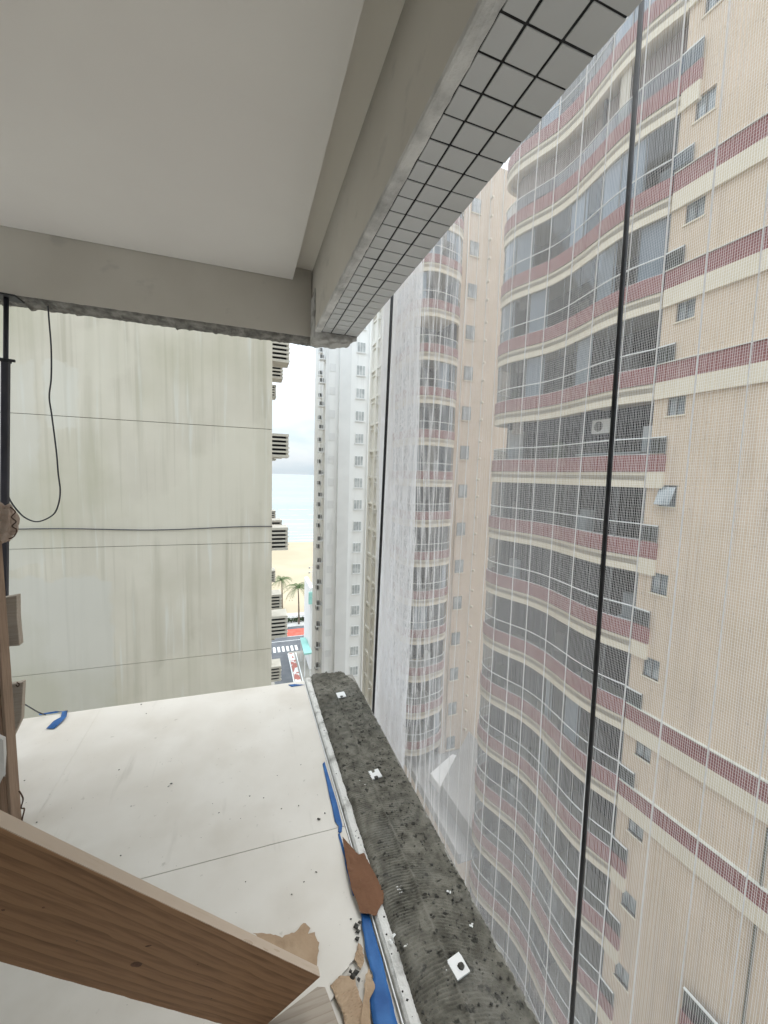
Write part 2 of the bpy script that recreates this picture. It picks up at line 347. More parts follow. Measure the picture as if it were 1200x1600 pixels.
# edge beam: painted inner face, raw plaster strip, tiled soffit, patched nose
ZS = 2.49
eb = MB().box(.452, .738, -1.8, YB+.15, ZS+.03, 2.942).box(.452, .738, -1.8, 2.78, ZS+.008, ZS+.0299).build('edge_beam', M['beam_paint'], fn=sh); tag(eb, kind='structure')
mb = MB(); N = 200
for k in range(N+1):
    y = -1.8 + 4.58*k/N; w = .5*nfn(0, y, 0, 14) + .5*nfn(3, y, 0, 45)
    xi = .4535 + .0; xo = .489 + .005*w
    for (x, z) in ((.4495, ZS+.022+.010*w), (.4485, ZS+.002), (.455, ZS-.001+.002*w), (.472, ZS-.003+.002*nfn(x if k else 0, y, 1, 30)), (xo, ZS-.002), (xo, ZS+.009)):
        mb.v.append((x, y, z))
for k in range(N):
    for j in range(5): mb.f.append((k*6+j, k*6+6+j, k*6+7+j, k*6+j+1))
mb.build('plaster_strip', M['plaster'], eb, fn=sh)
MB().box(.488, .737, -1.8, 2.74, ZS+.003, ZS+.0085).build('grout_bed', M['grout'], eb, fn=sh)
rows = ((.4935, .5522), (.5588, .6452), (.6518, .7385))
tile_me = []
for (x0, x1) in rows: tile_me.append(((x1-x0)/2, MB().box(-(x1-x0)/2, (x1-x0)/2, -.0374, .0374, -.004, .004).mesh('tile')))
y = 2.700; k = 0
while y > -.9:
    for j, (x0, x1) in enumerate(rows):
        yc = y - .0400
        o = obj('tile', tile_me[j][1], M['tile'], eb, bevel=.0012, segs=1)
        o.location = ((x0+x1)/2 - SH*yc + random.uniform(-.0004, .0004), yc + random.uniform(-.0005, .0005), ZS+.0045 + random.uniform(-.0006, .0006))
        o.rotation_euler = (random.uniform(-.008, .008), random.uniform(-.008, .008), random.uniform(-.004, .004) + SH)
    y -= .0805
# patched nose of the beam
bm = bmesh.new(); bmesh.ops.create_cube(bm, size=1); bmesh.ops.subdivide_edges(bm, edges=bm.edges, cuts=14, use_grid_fill=True)
for v in bm.verts:
    t = v.co.y + .5
    x = .443 + (v.co.x+.5)*(.292 - .035*t); y = 2.715 + t*.150; z = (2.455 - .016*t + .018*max(0, v.co.x)*2) + (v.co.z+.5)*(.31)
    q = Vector((x, y, z)); s = noise.noise(q*16)*.011 + noise.noise(q*45)*.005
    v.co = (q.x + s*(1 if v.co.x > 0 else -.25), q.y + s, q.z - s*(.9 if v.co.z < 0 else 0))
me = bpy.data.meshes.new('beam_nose'); bm.to_mesh(me); bm.free()
for v in me.vertices: v.co = sh(v.co)
obj('beam_nose', me, M['nose'], eb, True)

# ------------------------------------------------------------------ curb under the missing parapet
curb = MB().box(.432, .79, -1.8, 2.83, -.2, .004).build('parapet_curb', M['curb'], fn=sh); tag(curb, kind='structure')
mb = MB(); N = 240
for k in range(N+1):
    y = -.6 + 3.45*k/N; w = nfn(0, y, 2, 12); w2 = nfn(4, y, 2, 40)
    prof = ((.428+.002*w2, -.012), (.430+.002*w2, .006), (.438+.003*w, .014+.002*w2), (.462+.004*w+.003*w2, .014+.002*w), (.474+.004*w, .002))
    for (x, z) in prof: mb.v.append((x, y, z))
for k in range(N):
    for j in range(4): mb.f.append((k*5+j, k*5+5+j, k*5+6+j, k*5+j+1))
mb.build('painted_edge', M['strip'], curb, fn=sh)

# mortar bed, combed by a notched trowel
NX, NY = 64, 1480
mb = MB(); Y0, Y1 = .45, 2.87
for j in range(NY+1):
    y = Y0 + (Y1-Y0)*j/NY
    tend = max(0, (y-2.62)/.25)
    xl = .464 + .007*nfn(0, y, 7, 18) + .005*nfn(0, y, 9, 60) + .004*nfn(0, y, 3, 130) + .02*tend**3
    xr = .788 + .012*nfn(2, y, 1, 9) + .009*nfn(2, y, 1, 40) + .005*nfn(2, y, 5, 110) - .075*tend**2
    for i in range(NX+1):
        s = i/NX; x = xl + (xr-xl)*s
        edge = min(1, min(s, 1-s)*14); edge = math.sin(edge*math.pi/2)
        ridge_x = .605 + .006*nfn(1, y, 3, 6)
        rightside = 1/(1+math.exp(-(x-ridge_x)*400))
        h = .020 + .004*nfn(x, y, 0, 7) - .006*rightside + .006*math.exp(-((x-ridge_x+.006)/.006)**2)
        ph = y + .35*(x-.55)**2*6 + .012*nfn(x, y, 4, 6) + (.02 if rightside > .5 else 0)*nfn(0, y, 2, 3)
        comb = abs(math.sin(math.pi*ph/.0108))
        cm = min(1, max(0, .62 + 1.3*nfn(x*1.4, y, 8, 5.5)))
        h += .0075*(comb-.55)*cm
        h += .0045*max(0, nfn(x, y, 1, 48)-.15) - .007*max(0, nfn(x, y, 6, 62)-.28) + .0015*nfn(x, y, 2, 140)
        h += .03*max(0, nfn(x, y, 5, 14)-.2)*min(1, tend*2) + .012*min(1, tend)*max(0, nfn(x, y, 15, 30))
        z = h*edge + .004
        mb.v.append((x, y + .004*nfn(x, y, 11, 40)*(1 if j in (0, NY) else 0), z))
for j in range(NY):
    for i in range(NX):
        a = j*(NX+1)+i; mb.f.append((a, a+1, a+NX+2, a+NX+1))
mo = mb.build('mortar_bed', M['mortar'], smooth=True, fn=sh)
tag(mo, 'wet dark grey combed mortar bed laid along the curb by the net', 'mortar')
def mz(x, y): return .024
# white square chips set into the mortar
for (px, py, a, sx, lab) in ((716, 1510, .16, .0255, 'largest white tile chip, nearest on the mortar, with a grey blob'),
                     (586, 1210, .10, .028, 'middle white tile chip on the mortar, notched at its back edge'),
                     (533, 1086, .05, .030, 'farthest white tile chip, near the far end of the mortar')):
    p = at(px, py, 2, .026); t = empty('tile_chip', (p.x, p.y, .024), a)
    mb = MB()
    if sx == .028: mb.prism([(-sx, -sx), (sx, -sx), (sx, sx), (.008, sx), (.004, .012), (-.009, .010), (-.010, sx), (-sx, sx)], 0, .006)
    else: mb.prism([(-sx, -sx*1.1), (sx*.95, -sx*1.1), (sx, sx*.6), (sx*.93, sx*1.1), (-sx, sx*1.05)], 0, .006)
    mb.build('tile_piece', M['chip'], t, bevel=.001)
    bm = bmesh.new(); bmesh.ops.create_icosphere(bm, subdivisions=3, radius=1)
    for v in bm.verts:
        s = 1 + .3*noise.noise(v.co*2.5+Vector((sx*90, 0, 0))); v.co = Vector((v.co.x*.011*s, v.co.y*.010*s, max(-.2, v.co.z)*.006*s))
    me = bpy.data.meshes.new('mortar_blob'); bm.to_mesh(me); bm.free()
    b = obj('mortar_blob', me, M['crumb'], t, True); b.location = (.006, -.006, .006) if sx < .026 else (-.004, -.024, .004)
    tag(t, lab, 'tile chip', 'white chips in the mortar')
# white dabs and mortar crumbs: too many and too small to name singly
def lump(mb, p, r, seed, flat=.6):
    i = len(mb.v); base = []
    for (ax, ay, az) in ((1,0,0),(0,1,0),(-1,0,0),(0,-1,0),(0,0,1),(0,0,-.3)):
        s = r*random.uniform(.6, 1.3); mb.v.append((p[0]+ax*s, p[1]+ay*s, p[2]+az*s*flat))
    for (a, b) in ((0,1),(1,2),(2,3),(3,0)):
        mb.f.append((i+a, i+b, i+4)); mb.f.append((i+b, i+a, i+5))
mb = MB()
for k in range(900):
    y = random.uniform(-.2, 2.8); x = random.uniform(.47, .78) - SH*y; lump(mb, (x, y, .022), random.choice((.0018, .0025, .003, .004, .0055)), k)
for k in range(170):
    y = random.uniform(.5, 2.85); x = random.choice((random.uniform(.47, .60), random.uniform(.62, .785)))-SH*y; lump(mb, (x, y, .020), random.uniform(.003, .006), k, .4)
for k in range(60):
    y = random.uniform(.1, 2.7); x = random.uniform(.44, .47) - SH*y; lump(mb, (x, y, .015), random.choice((.0018, .0025, .004)), k)
tag(mb.build('mortar_crumbs', M['crumb'], smooth=True), 'loose dark crumbs scattered over the mortar bed', 'crumbs', kind='stuff')
mb = MB()
for (px, py) in ((567, 1223), (563, 1217), (571, 1226), (623, 1386), (628, 1383), (626, 1392), (702, 1393), (736, 1443), (610, 1470), (615, 1462), (634, 1476), (698, 1510), (566, 1271)):
    p = at(px, py, 2, .026)
    for q in range(4): lump(mb, (p.x+random.uniform(-.006, .006), p.y+random.uniform(-.006, .006), .023), .0045, q, .4)
tag(mb.build('white_dabs', M['white_dab']), 'small white flecks of tile and paint dotted on the mortar', 'flecks', kind='stuff')
mb = MB()
spots = [(497,1280,.009),(507,1271,.004),(440,1264,.003),(470,1195,.003),(467,1259,.003),(494,1363,.004),(475,1378,.003),(456,1398,.003),(383,1378,.003),(188,1337,.004),(124,1338,.003),(268,1225,.006),(263,1229,.004),(186,1203,.004),(221,1101,.006),(229,1115,.004),(390,1244,.004),(412,1247,.003),(342,1270,.003),(376,1279,.002),(332,1256,.002),(205,1260,.003),(58,1285,.004),(38,1220,.004),(437,1110,.002),(413,1183,.002),(444,1142,.002),(433,1212,.003),(548,1437,.004),(60,1315,.002),(521,1260,.002)]
for (px, py, r) in spots:
    p = at(px, py, 2, .002)
    for q in range(3): lump(mb, (p.x+random.uniform(-r, r)*.6, p.y+random.uniform(-r, r)*.5, .003), r*.8, q)
for k in range(110):
    y = random.uniform(.9, 2.84); x = random.uniform(-1.1, .40); lump(mb, (x, y, .0015), random.choice((.0008, .0012, .0018)), k)
tag(mb.build('floor_crumbs', M['crumb']), 'dark mortar crumbs scattered over the white floor sheets', 'crumbs', kind='stuff')

# ------------------------------------------------------------------ white floor sheets
def sheet(name, poly, z, label, cracks=None):
    mb = MB(); mb.prism(poly, z-.006, z)
    o = mb.build(name, M['sheet'], bevel=.0015)
    tag(o, label, 'floor sheet', 'white sheets covering the floor'); return o
XE = lambda y: .412 - .010*y
ys1, ys0 = 1.572, 1.552            # seam
def torn(x0, y0, x1, y1, n, amp, s=30):
    out = []
    for k in range(n+1):
        t = k/n; x = x0+(x1-x0)*t; y = y0+(y1-y0)*t; e = math.sin(math.pi*t)**.3
        out.append((x + amp*nfn(x, y, 1, s)*e, y + amp*nfn(x, y, 5, s)*e))
    return out
far = [(-.91, YB-.004)] + [(-.885, 1.566)] + [(.10, 1.562), (XE(1.556), 1.556)] + torn(XE(1.56), 1.57, XE(2.84), 2.84, 40, .004)
sheet('floor_sheet', far, 0, 'large white floor sheet reaching the far edge and the curb')
sheet('floor_sheet', [(-2.58, YB-.004), (-2.58, .2), (-.8685, .2), (-.8854, 1.566), (-.9105, YB-.004)], -.0005, 'white floor sheet on the left beside the wooden post')
near = [(-.868, .2), (.06, .2)] + torn(.08, .55, .20, .98, 14, .02) + torn(.22, 1.0, .33, 1.10, 8, .02) + torn(.34, 1.12, XE(1.2), 1.24, 8, .012) + torn(XE(1.25), 1.26, XE(1.55), 1.553, 10, .004) + [(.10, 1.5585), (-.884, 1.5625)]
sheet('floor_sheet', near, .0008, 'near white floor sheet under the wooden brace, torn at its corner')
tag(MB().box(.04, .425, -.3, 1.5, -.011, -.0075).build('under_sheet', M['sheet'], fn=sh), 'lower white layer showing under the torn floor sheet', 'floor sheet')
# raised white edge strip between sheets and curb
tag(MB().box(.4185, .4225, -.3, 2.82, -.011, .005).build('edge_trim', M['chip'], fn=sh), 'thin white trim standing between floor sheets and curb', 'trim')

def ribbon(name, pts, mat_, label, cat, z=.003, wob=.0015, parent=None, group=None, th=.0006):
    """flat torn piece given as left and right outline points (plan)"""
    mb = MB(); n = len(pts)
    for (l, r_) in pts:
        for s in range(5):
            t = s/4; x = l[0]+(r_[0]-l[0])*t; y = l[1]+(r_[1]-l[1])*t
            hz = z + wob*(1.6*abs(nfn(x, y, 3, 13)) + .5*abs(nfn(x, y, 8, 45))) + (l[2]*(1-t)+r_[2]*t if len(l) > 2 else 0)
            mb.v.append((x, y, hz))
    for k in range(n-1):
        for s in range(4): a = k*5+s; mb.f.append((a, a+1, a+6, a+5))
    o = mb.build(name, mat_, smooth=True)
    so = o.modifiers.new('solid', 'SOLIDIFY'); so.thickness = th; so.offset = 1
    return tag(o, label, cat, group)
def F(px, py, z=.003):
    p = at(px, py, 2, z); return (p.x, p.y)
def crease(x, y): return .006*abs(nfn(x, y, 6, 14)) + .003*abs(nfn(x, y, 2, 40))
def band(pl, pr, n=14, jit=.003):
    """outline pairs between two pixel polylines"""
    def samp(pl, t):
        k = min(int(t*(len(pl)-1)), len(pl)-2); s = t*(len(pl)-1)-k
        return (pl[k][0]+(pl[k+1][0]-pl[k][0])*s, pl[k][1]+(pl[k+1][1]-pl[k][1])*s)
    out = []
    for k in range(n+1):
        t = k/n; a = F(*samp(pl, t)); b = F(*samp(pr, t))
        out.append(((a[0]+jit*nfn(a[0], a[1], 2, 60), a[1]), (b[0]+jit*.4*nfn(b[0], b[1], 7, 60), b[1])))
    return out
ribbon('blue_tape', band([(504,1194),(511,1225),(520,1268),(523,1284),(529,1292),(528,1300)], [(507,1190),(516,1220),(527,1256),(535,1290),(534,1300),(531,1302)], 24), M['blue'], 'long blue tape strip on the sheet edge above the brown paper', 'tape', group='blue masking tape')
ribbon('blue_tape', band([(528,1303),(535,1330),(544,1370),(551,1400)], [(531,1302),(540,1335),(548,1370),(556,1400)], 12), M['blue'], 'narrow blue tape sliver left of the brown paper', 'tape', group='blue masking tape', z=.0025)
ribbon('blue_tape', band([(564,1428),(567,1460),(573,1495),(583,1528),(577,1560),(583,1600),(590,1650)], [(577,1429),(585,1460),(597,1500),(606,1540),(615,1575),(622,1605),(634,1650)], 30, .004), M['blue'], 'wide wrinkled blue tape strip at the bottom beside the curb', 'tape', group='blue masking tape', wob=.004)
ribbon('blue_tape', band([(450,1070),(460,1069)], [(456,1073),(476,1070)], 6), M['blue'], 'small blue tape scrap at the far end of the curb', 'tape', group='blue masking tape')
p1 = [(*F(72,1139), .002), (*F(84,1128), .006), (*F(95,1123), .010), (*F(97,1115), .008), (*F(88,1112), .004), (*F(60,1116), .002)]
p2 = [(*F(85,1139), .002), (*F(97,1129), .006), (*F(104,1122), .010), (*F(106,1112), .008), (*F(88,1115), .004), (*F(62,1118), .002)]
ribbon('blue_tape', list(zip(p1, p2)), M['blue'], 'curled loose blue tape at the left far edge of the floor', 'tape', group='blue masking tape')
def torn_piece(name, pix, m_, label, cat, z, group=None, corr=None, jit=.003, relief=.004, th=.0009):
    """an angular torn sheet: outline given where it lies, ragged edge, creased surface"""
    bm = bmesh.new(); vs = []
    n = len(pix)
    for k in range(n):
        (x0, y0), (x1, y1) = F(*pix[k], z), F(*pix[(k+1) % n], z)
        m = max(1, int(math.hypot(x1-x0, y1-y0)/.007))
        for q in range(m):
            t_ = q/m; x, y = x0+(x1-x0)*t_, y0+(y1-y0)*t_
            if q: x += jit*nfn(x, y, 2, 90); y += jit*nfn(x, y, 9, 90)
            vs.append(bm.verts.new((x, y, z)))
    f = bm.faces.new(vs); r_ = bmesh.ops.triangulate(bm, faces=[f])
    for _ in range(3):
        es = [e for e in bm.edges if e.calc_length() > .006]
        if es: bmesh.ops.subdivide_edges(bm, edges=es, cuts=1)
        bmesh.ops.triangulate(bm, faces=bm.faces)
    for v in bm.verts:
        x, y = v.co.x, v.co.y
        h = relief*(abs(nfn(x, y, 3, 11)) + .4*abs(nfn(x, y, 8, 40)))
        if corr: h += .0016*math.sin((x*corr[0]+y*corr[1])*2*math.pi/.0075)
        v.co.z = z + .001 + h
    me = bpy.data.meshes.new(name); bm.to_mesh(me); bm.free()
    for p in me.polygons:
        if p.normal.z < 0: p.flip()
    o = obj(name, me, m_, None, corr is not None)
    so = o.modifiers.new('solid', 'SOLIDIFY'); so.thickness = th; so.offset = 1
    return tag(o, label, cat, group)
torn_piece('brown_paper', [(535,1309),(560,1336),(569,1334),(581,1358),(600,1392),(599,1411),(593,1420),(588,1432),(563,1427),(558,1411),(549,1390),(542,1355)], M['paper'], 'brown paper flap folded over the curb edge', 'paper', .017, relief=.007)
G = 'torn cardboard scraps'
torn_piece('torn_cardboard', [(395,1459),(420,1460),(430,1462),(441,1467),(455,1460),(465,1455),(474,1444),(485,1451),(481,1460),(492,1458),(494,1467),(499,1474),(497,1491),(495,1511),(470,1507),(430,1484)], M['card'], 'torn cardboard patch behind the end of the wooden brace', 'cardboard', .003, G, None, .006, .006)
torn_piece('torn_cardboard', [(516,1540),(532,1525),(555,1525),(558,1544),(567,1572),(576,1606),(584,1640),(548,1640),(536,1585)], M['card'], 'corrugated cardboard scrap beside the end of the brace', 'cardboard', .003, G, (.35, 1), .005, .003)
torn_piece('torn_cardboard', [(571,1524),(576,1512),(584,1535),(586,1545),(577,1565),(579,1600),(574,1650),(560,1650),(564,1590),(570,1550)], M['card'], 'narrow tan cardboard strip next to the wide blue tape', 'cardboard', .006, G, None, .005, .004)
torn_piece('torn_cardboard', [(553,1500),(560,1475),(567,1482),(569,1503),(563,1517)], M['card'], 'small crumpled cardboard bit between brace and blue tape', 'cardboard', .003, G, (1, .6), .006, .006)
mb = MB()
for (px, py, r) in ((551,1525,.010),(556,1520,.012),(548,1518,.008),(560,1530,.007),(557,1447,.010),(560,1455,.012),(562,1440,.007),(558,1466,.008)):
    p = at(px, py, 2, .006); lump(mb, (p.x, p.y, .006), r, 0, .7)
tag(mb.build('mortar_lumps', M['crumb'], smooth=True), 'grey mortar lumps on the torn edge of the near floor sheet', 'mortar', kind='stuff')

# ------------------------------------------------------------------ wooden brace in the foreground
def framed(name, origin, L, Wd, mat_rot=True):
    L = L.normalized(); Wd = (Wd - L*Wd.dot(L)).normalized(); Nn = L.cross(Wd)
    o = empty(name); o.matrix_world = Matrix.Translation(origin) @ Matrix((L, Wd, Nn)).transposed().to_4x4(); return o
D = ray(1123, 1818).normalized(); t = 1.12
TR = CAM + ray(500, 1527)*t; rr = ray(401, 1616); BR = CAM + rr*((TR-CAM).dot(D)/rr.dot(D))
wid = (BR-TR).length
br = framed('wooden_brace', TR, -D, BR-TR)
Nn = (br.matrix_world.to_3x3() @ Vector((0, 0, 1))); sgn = 1 if Nn.dot(CAM-TR) < 0 else -1   # thickness goes away from the camera
bm = bmesh.new(); bmesh.ops.create_cube(bm, size=1)
bmesh.ops.subdivide_edges(bm, edges=[e for e in bm.edges if abs(e.verts[0].co.x-e.verts[1].co.x) > .5], cuts=60)
for v in bm.verts:
    x = (v.co.x+.5)*1.25; yy = (v.co.y+.5)*wid; z = (v.co.z+.5)*.024*sgn
    yy += .0014*nfn(x, v.co.y, 1, 18) + .0012*nfn(x, v.co.z, 4, 50)
    v.co = (x, yy, z)
me = bpy.data.meshes.new('plank'); bm.to_mesh(me); bm.free()
pl = obj('plank', me, M['plank'], br, bevel=.0015)
# top edge of the plank, its lit tone painted as paler wood
MB().box(.0005, 1.248, -.0012, .0005, min(.001*sgn, .023*sgn), max(.001*sgn, .023*sgn)).build('lit_top_edge', M['plank_lit_edge'], br)
mw = br.matrix_world.inverted()
def on_plank(px, py):
    o_ = mw @ CAM; d = (mw.to_3x3() @ ray(px, py)); return o_ + d*(-o_.z/d.z)
def disc(name, px, py, a, b, mat_, parent, rot=0, h=.0012):
    q = on_plank(px, py); mb = MB(); n = 18; i = 0
    ca, sa = math.cos(rot), math.sin(rot)
    mb.v.append((q.x, q.y, -h*sgn))
    for k in range(n):
        w = 2*math.pi*k/n; rr_ = 1+.15*nfn(math.cos(w), math.sin(w), a*40, 2)
        x, yv = a*math.cos(w)*rr_, b*math.sin(w)*rr_
        mb.v.append((q.x+x*ca-yv*sa, q.y+x*sa+yv*ca, .0006*sgn))
    for k in range(n): mb.f.append((0, 1+k, 1+(k+1) % n))
    return mb.build(name, mat_, parent, smooth=True)
disc('knot', 213, 1507, .021, .0105, M['knot'], br, .15)
disc('knot', 309, 1507, .003, .003, M['knot'], br)
disc('knot', 5, 1422, .005, .003, M['knot'], br)
disc('knot', 68, 1418, .004, .003, M['knot'], br)
disc('knot', 232, 1478, .010, .0035, M['knot'], br, .5)
disc('nail_hole', 330, 1560, .002, .002, M['black'], br)
disc('nail_hole', 120, 1470, .002, .002, M['black'], br)
tag(br, 'broad brown pine plank with a knot slanting across the bottom left', 'plank')
# grey-brown board under the brace's foot
p0 = at(402, 1610, 2, .02); p1_ = at(500, 1532, 2, .02); p2_ = at(560, 1640, 2, .02)
gb = MB().prism([(p0.x-.03, p0.y-.28), (p0.x-.03, p0.y-.01), (p1_.x-.01, p1_.y-.012), (p1_.x+.012, p1_.y-.02), (p2_.x-.01, p2_.y-.06), (p2_.x-.02, p2_.y-.22)], .003, .021).build('footing_board', M['greywood'], bevel=.0015)
tag(gb, 'grey-brown board lying under the foot of the brace', 'board')

# ------------------------------------------------------------------ left: prop, post, offcuts
_t = at(10, 470, 2, 2.47); _b = at(4, 1118, 1, 2.80)
pr = empty('steel_prop', (_b.x, 2.80, 0)); pr.rotation_euler = (0, math.atan2(at(10, 470, 1, 2.80).x-_b.x, 2.46), 0)
MB().tube([(0, 0, 1.0), (0, 0, 2.462)], .0115, 14).build('inner_tube', M['bluesteel'], pr, True)
MB().box(-.0165, .0165, -.0165, .0165, .02, 2.12).build('outer_sleeve', M['bluesteel'], pr, bevel=.006)
MB().box(-.0195, .0195, -.0195, .0195, 2.115, 2.132).build('collar', M['black'], pr, bevel=.003)
MB().tube([(-.12, -.01, 2.128), (.045, -.01, 2.128)], .008, 8).build('pin', M['black'], pr, True)
MB().box(-.06, .06, -.05, .05, 2.462, 2.471).build('top_plate', M['black'], pr)
MB().box(-.06, .06, -.05, .05, .0, .01).build('base_plate', M['black'], pr)
tag(pr, 'black telescopic steel prop under the back beam at the left', 'prop')
po = framed('wooden_post', Vector((-.972, 1.98, 0)), Vector((-.30, .60, 1.36)), Vector((1, -.25, 0)))
MB().box(0, 1.56, -.040, .016, -.045, .0).build('post_shaft', M['post'], po, bevel=.004)
MB().box(0, 1.50, .0165, .030, -.040, .012).build('lath', M['lath'], po, bevel=.003)
tag(po, 'leaning weathered timber post in front of the steel prop', 'post')
def block(name, px0, px1, py0, py1, Y, th, label, mat_='post', skew=.0, dz=0):
    a = at(px0, py0, 1, Y); b = at(px1, py1, 1, Y)
    mb = MB().box(a.x, b.x, Y, Y+th, b.z, a.z); o = mb.build(name, M[mat_], bevel=.003)
    return tag(o, label, 'timber offcut', 'timber scraps by the post')
bk = MB(); a = at(20, 934, 1, 2.40); b = at(30, 1000, 1, 2.40)
bk.v = [(a.x-.05, 2.40, a.z+.0), (a.x+.016, 2.40, a.z+.01), (b.x-.004, 2.40, b.z+.12), (b.x-.0, 2.40, b.z-.03), (b.x-.08, 2.40, b.z-.03),
        (a.x-.05, 2.44, a.z+.0), (a.x+.016, 2.44, a.z+.01), (b.x-.004, 2.44, b.z+.12), (b.x-.0, 2.44, b.z-.03), (b.x-.08, 2.44, b.z-.03)]
bk.f = [(0,1,2,3,4), (5,9,8,7,6)] + [(k, (k+1) % 5, 5+(k+1) % 5, 5+k) for k in range(5)]
tag(bk.build('timber_offcut', M['greywood'], bevel=.003), 'upper timber offcut fixed behind the leaning post', 'timber offcut', 'timber scraps by the post')
bk = MB(); a = at(34, 1066, 1, 2.42); b = at(34, 1130, 1, 2.42)
bk.v = [(a.x-.10, 2.42, a.z-.01), (a.x+.006, 2.42, a.z), (b.x+.0, 2.42, b.z+.02), (b.x-.1, 2.42, .003), (a.x-.10, 2.45, a.z-.01), (a.x+.006, 2.45, a.z), (b.x+.0, 2.45, b.z+.02), (b.x-.1, 2.45, .003)]
bk.f = [(0,1,2,3), (4,7,6,5)] + [(k, (k+1) % 4, 4+(k+1) % 4, 4+k) for k in range(4)]
tag(bk.build('timber_offcut', M['greywood'], bevel=.003), 'lower timber offcut standing behind the foot of the post', 'timber offcut', 'timber scraps by the post')
# crumpled wrapping at the top of the post
bm = bmesh.new(); bmesh.ops.create_icosphere(bm, subdivisions=4, radius=1)
cp = at(4, 818, 1, 2.52)
for v in bm.verts:
    s = 1 + .30*noise.noise(v.co*2.3) + .14*noise.noise(v.co*6)
    v.co = Vector((v.co.x*.062*s, v.co.y*.04*s, v.co.z*.10*s)) + Vector((cp.x, cp.y, cp.z))
me = bpy.data.meshes.new('post_wrapping'); bm.to_mesh(me); bm.free()
M['wrap'] = mat('dusty_wrap', (.32, .24, .19), (.44, .35, .29), 14, .85, .4, 40)
tag(obj('post_wrapping', me, M['wrap']), 'crumpled dusty wrapping round the top of the leaning post', 'wrapping')
def wire(name, pix, r, m_, label, cat, Y=None, group=None):
    pts = [at(x, yv, 1, Yv if Y is None else Y) for (x, yv, *rest) in pix for Yv in [rest[0] if rest else Y]]
    # Catmull-Rom smoothing
    out = []
    P = [pts[0]] + pts + [pts[-1]]
    for k in range(1, len(P)-2):
        for s in range(8):
            u = s/8; a, b, c_, d = P[k-1], P[k], P[k+1], P[k+2]
            out.append(.5*((2*b) + (c_-a)*u + (2*a-5*b+4*c_-d)*u*u + (3*b-a-3*c_+d)*u**3))
    out.append(pts[-1])
    return tag(MB().tube(out, r, 6).build(name, m_, smooth=True), label, cat, group)
wire('hanging_cable', [(75,478),(77,505),(80,545),(80,590),(77,620),(81,650),(88,705),(91,740),(94,765),(92,785),(85,802),(70,812),(55,815),(38,808),(25,795),(15,780),(11,765)], .0042, M['cable'], 'thin dark cable hanging in a loop from the back beam', 'cable', 2.83)
wire('rusty_tie_wire', [(16,792),(24,800),(18,808),(25,815),(19,822),(26,828),(22,838),(14,842)], .0030, M['rust'], 'rusty tie wire coiled at the top of the leaning post', 'wire', 2.46, 'rusty tie wires')
wire('rusty_tie_wire', [(30,1236),(36,1248),(33,1262),(38,1264),(35,1278),(33,1290)], .0028, M['rust'], 'rusty tie wire curled at the foot of the leaning post', 'wire', 1.98, 'rusty tie wires')
wire('rusty_tie_wire', [(26,1066),(30,1069),(28,1073),(25,1070)], .0022, M['rust'], 'small loop of tie wire midway up the leaning post', 'wire', 2.2, 'rusty tie wires')
wire('floor_wire', [(36,1099,2.6),(48,1106,2.7),(60,1113,2.83),(72,1117,2.84)], .0035, M['cable'], 'short dark wire running to the blue tape at the far edge', 'cable')
# white panel and dark board leaning at the far left
M['panel'] = mat('chalky_panel', (.50, .48, .45), (.62, .60, .57), 5, .85, .2, 30)
lp = MB(); a = at(-40, 1135, 1, 2.05); b = at(11, 1180, 1, 2.05)
lp.v = [(a.x, 2.05, a.z), (b.x-.01, 2.05, a.z-.08), (b.x+.02, 1.98, .004), (a.x, 1.98, .004), (a.x, 2.07, a.z), (b.x-.01, 2.07, a.z-.08), (b.x+.02, 2.0, .004), (a.x, 2.0, .004)]
lp.f = [(0,1,2,3), (4,7,6,5)] + [(k, (k+1) % 4, 4+(k+1) % 4, 4+k) for k in range(4)]
tag(lp.build('leaning_panel', M['panel']), 'pale chalky panel leaning at the left edge behind the post', 'panel')
tag(MB().box(-1.9, -1.19, 2.30, 2.34, .004, .74).build('dark_board', M['black'], bevel=.004), 'dark board standing upright behind the leaning post at the left', 'board')

# ================================================================== SAFETY NET
XN = .95
def nd(y, z):          # sag and folds of the net
    w = max(0, min(1, (y-1.55)/.5))*(1 if y < 2.2 else .45)
    d = .010*math.sin(y*3.1+z*.6) + .006*math.sin(y*7.3-z*1.9)
    d += w*(.0055*math.sin((y*1.0+.16*z)*55+1.3*math.sin(z*2.1)) + .003*math.sin((y-.10*z)*95))
    return d
net = empty('safety_net', (XN, 1.2, -1.6))
def net_mesh(y0, y1, pv, ph, rv, rh, z0=-1.6, z1=3.3, off=0.0, dens=None, segz=44):
    V, Fc = [], []
    def rib(pts, r, axis):
        i0 = len(V)
        for p in pts:
            for (a, b) in ((1, 0), (-.5, .87), (-.5, -.87)):
                if axis == 'z': V.append((p[0]+a*r, p[1]+b*r, p[2]))
                else: V.append((p[0]+a*r, p[1], p[2]+b*r))
        for k in range(len(pts)-1):
            for j in range(3): Fc.append((i0+3*k+j, i0+3*k+(j+1) % 3, i0+3*k+3+(j+1) % 3, i0+3*k+3+j))
    y = y0
    while y <= y1:
        lean = random.uniform(-.0012, .0012)
        rib([(nd(y, z)+off, y-1.2+lean*math.sin(z*3), z+1.6) for z in [z0+(z1-z0)*k/segz for k in range(segz+1)]], rv, 'z'); y += pv*random.uniform(.9, 1.1)
    z = z0; ny = max(6, int((y1-y0)/.045))
    while z <= z1:
        rib([(nd(yy, z)+off, yy-1.2, z+1.6+.004*math.sin(yy*5)) for yy in [y0+(y1-y0)*k/ny for k in range(ny+1)]], rh, 'y'); z += ph*random.uniform(.9, 1.1)
    me = bpy.data.meshes.new('woven_mesh'); me.from_pydata(V, [], Fc); return me
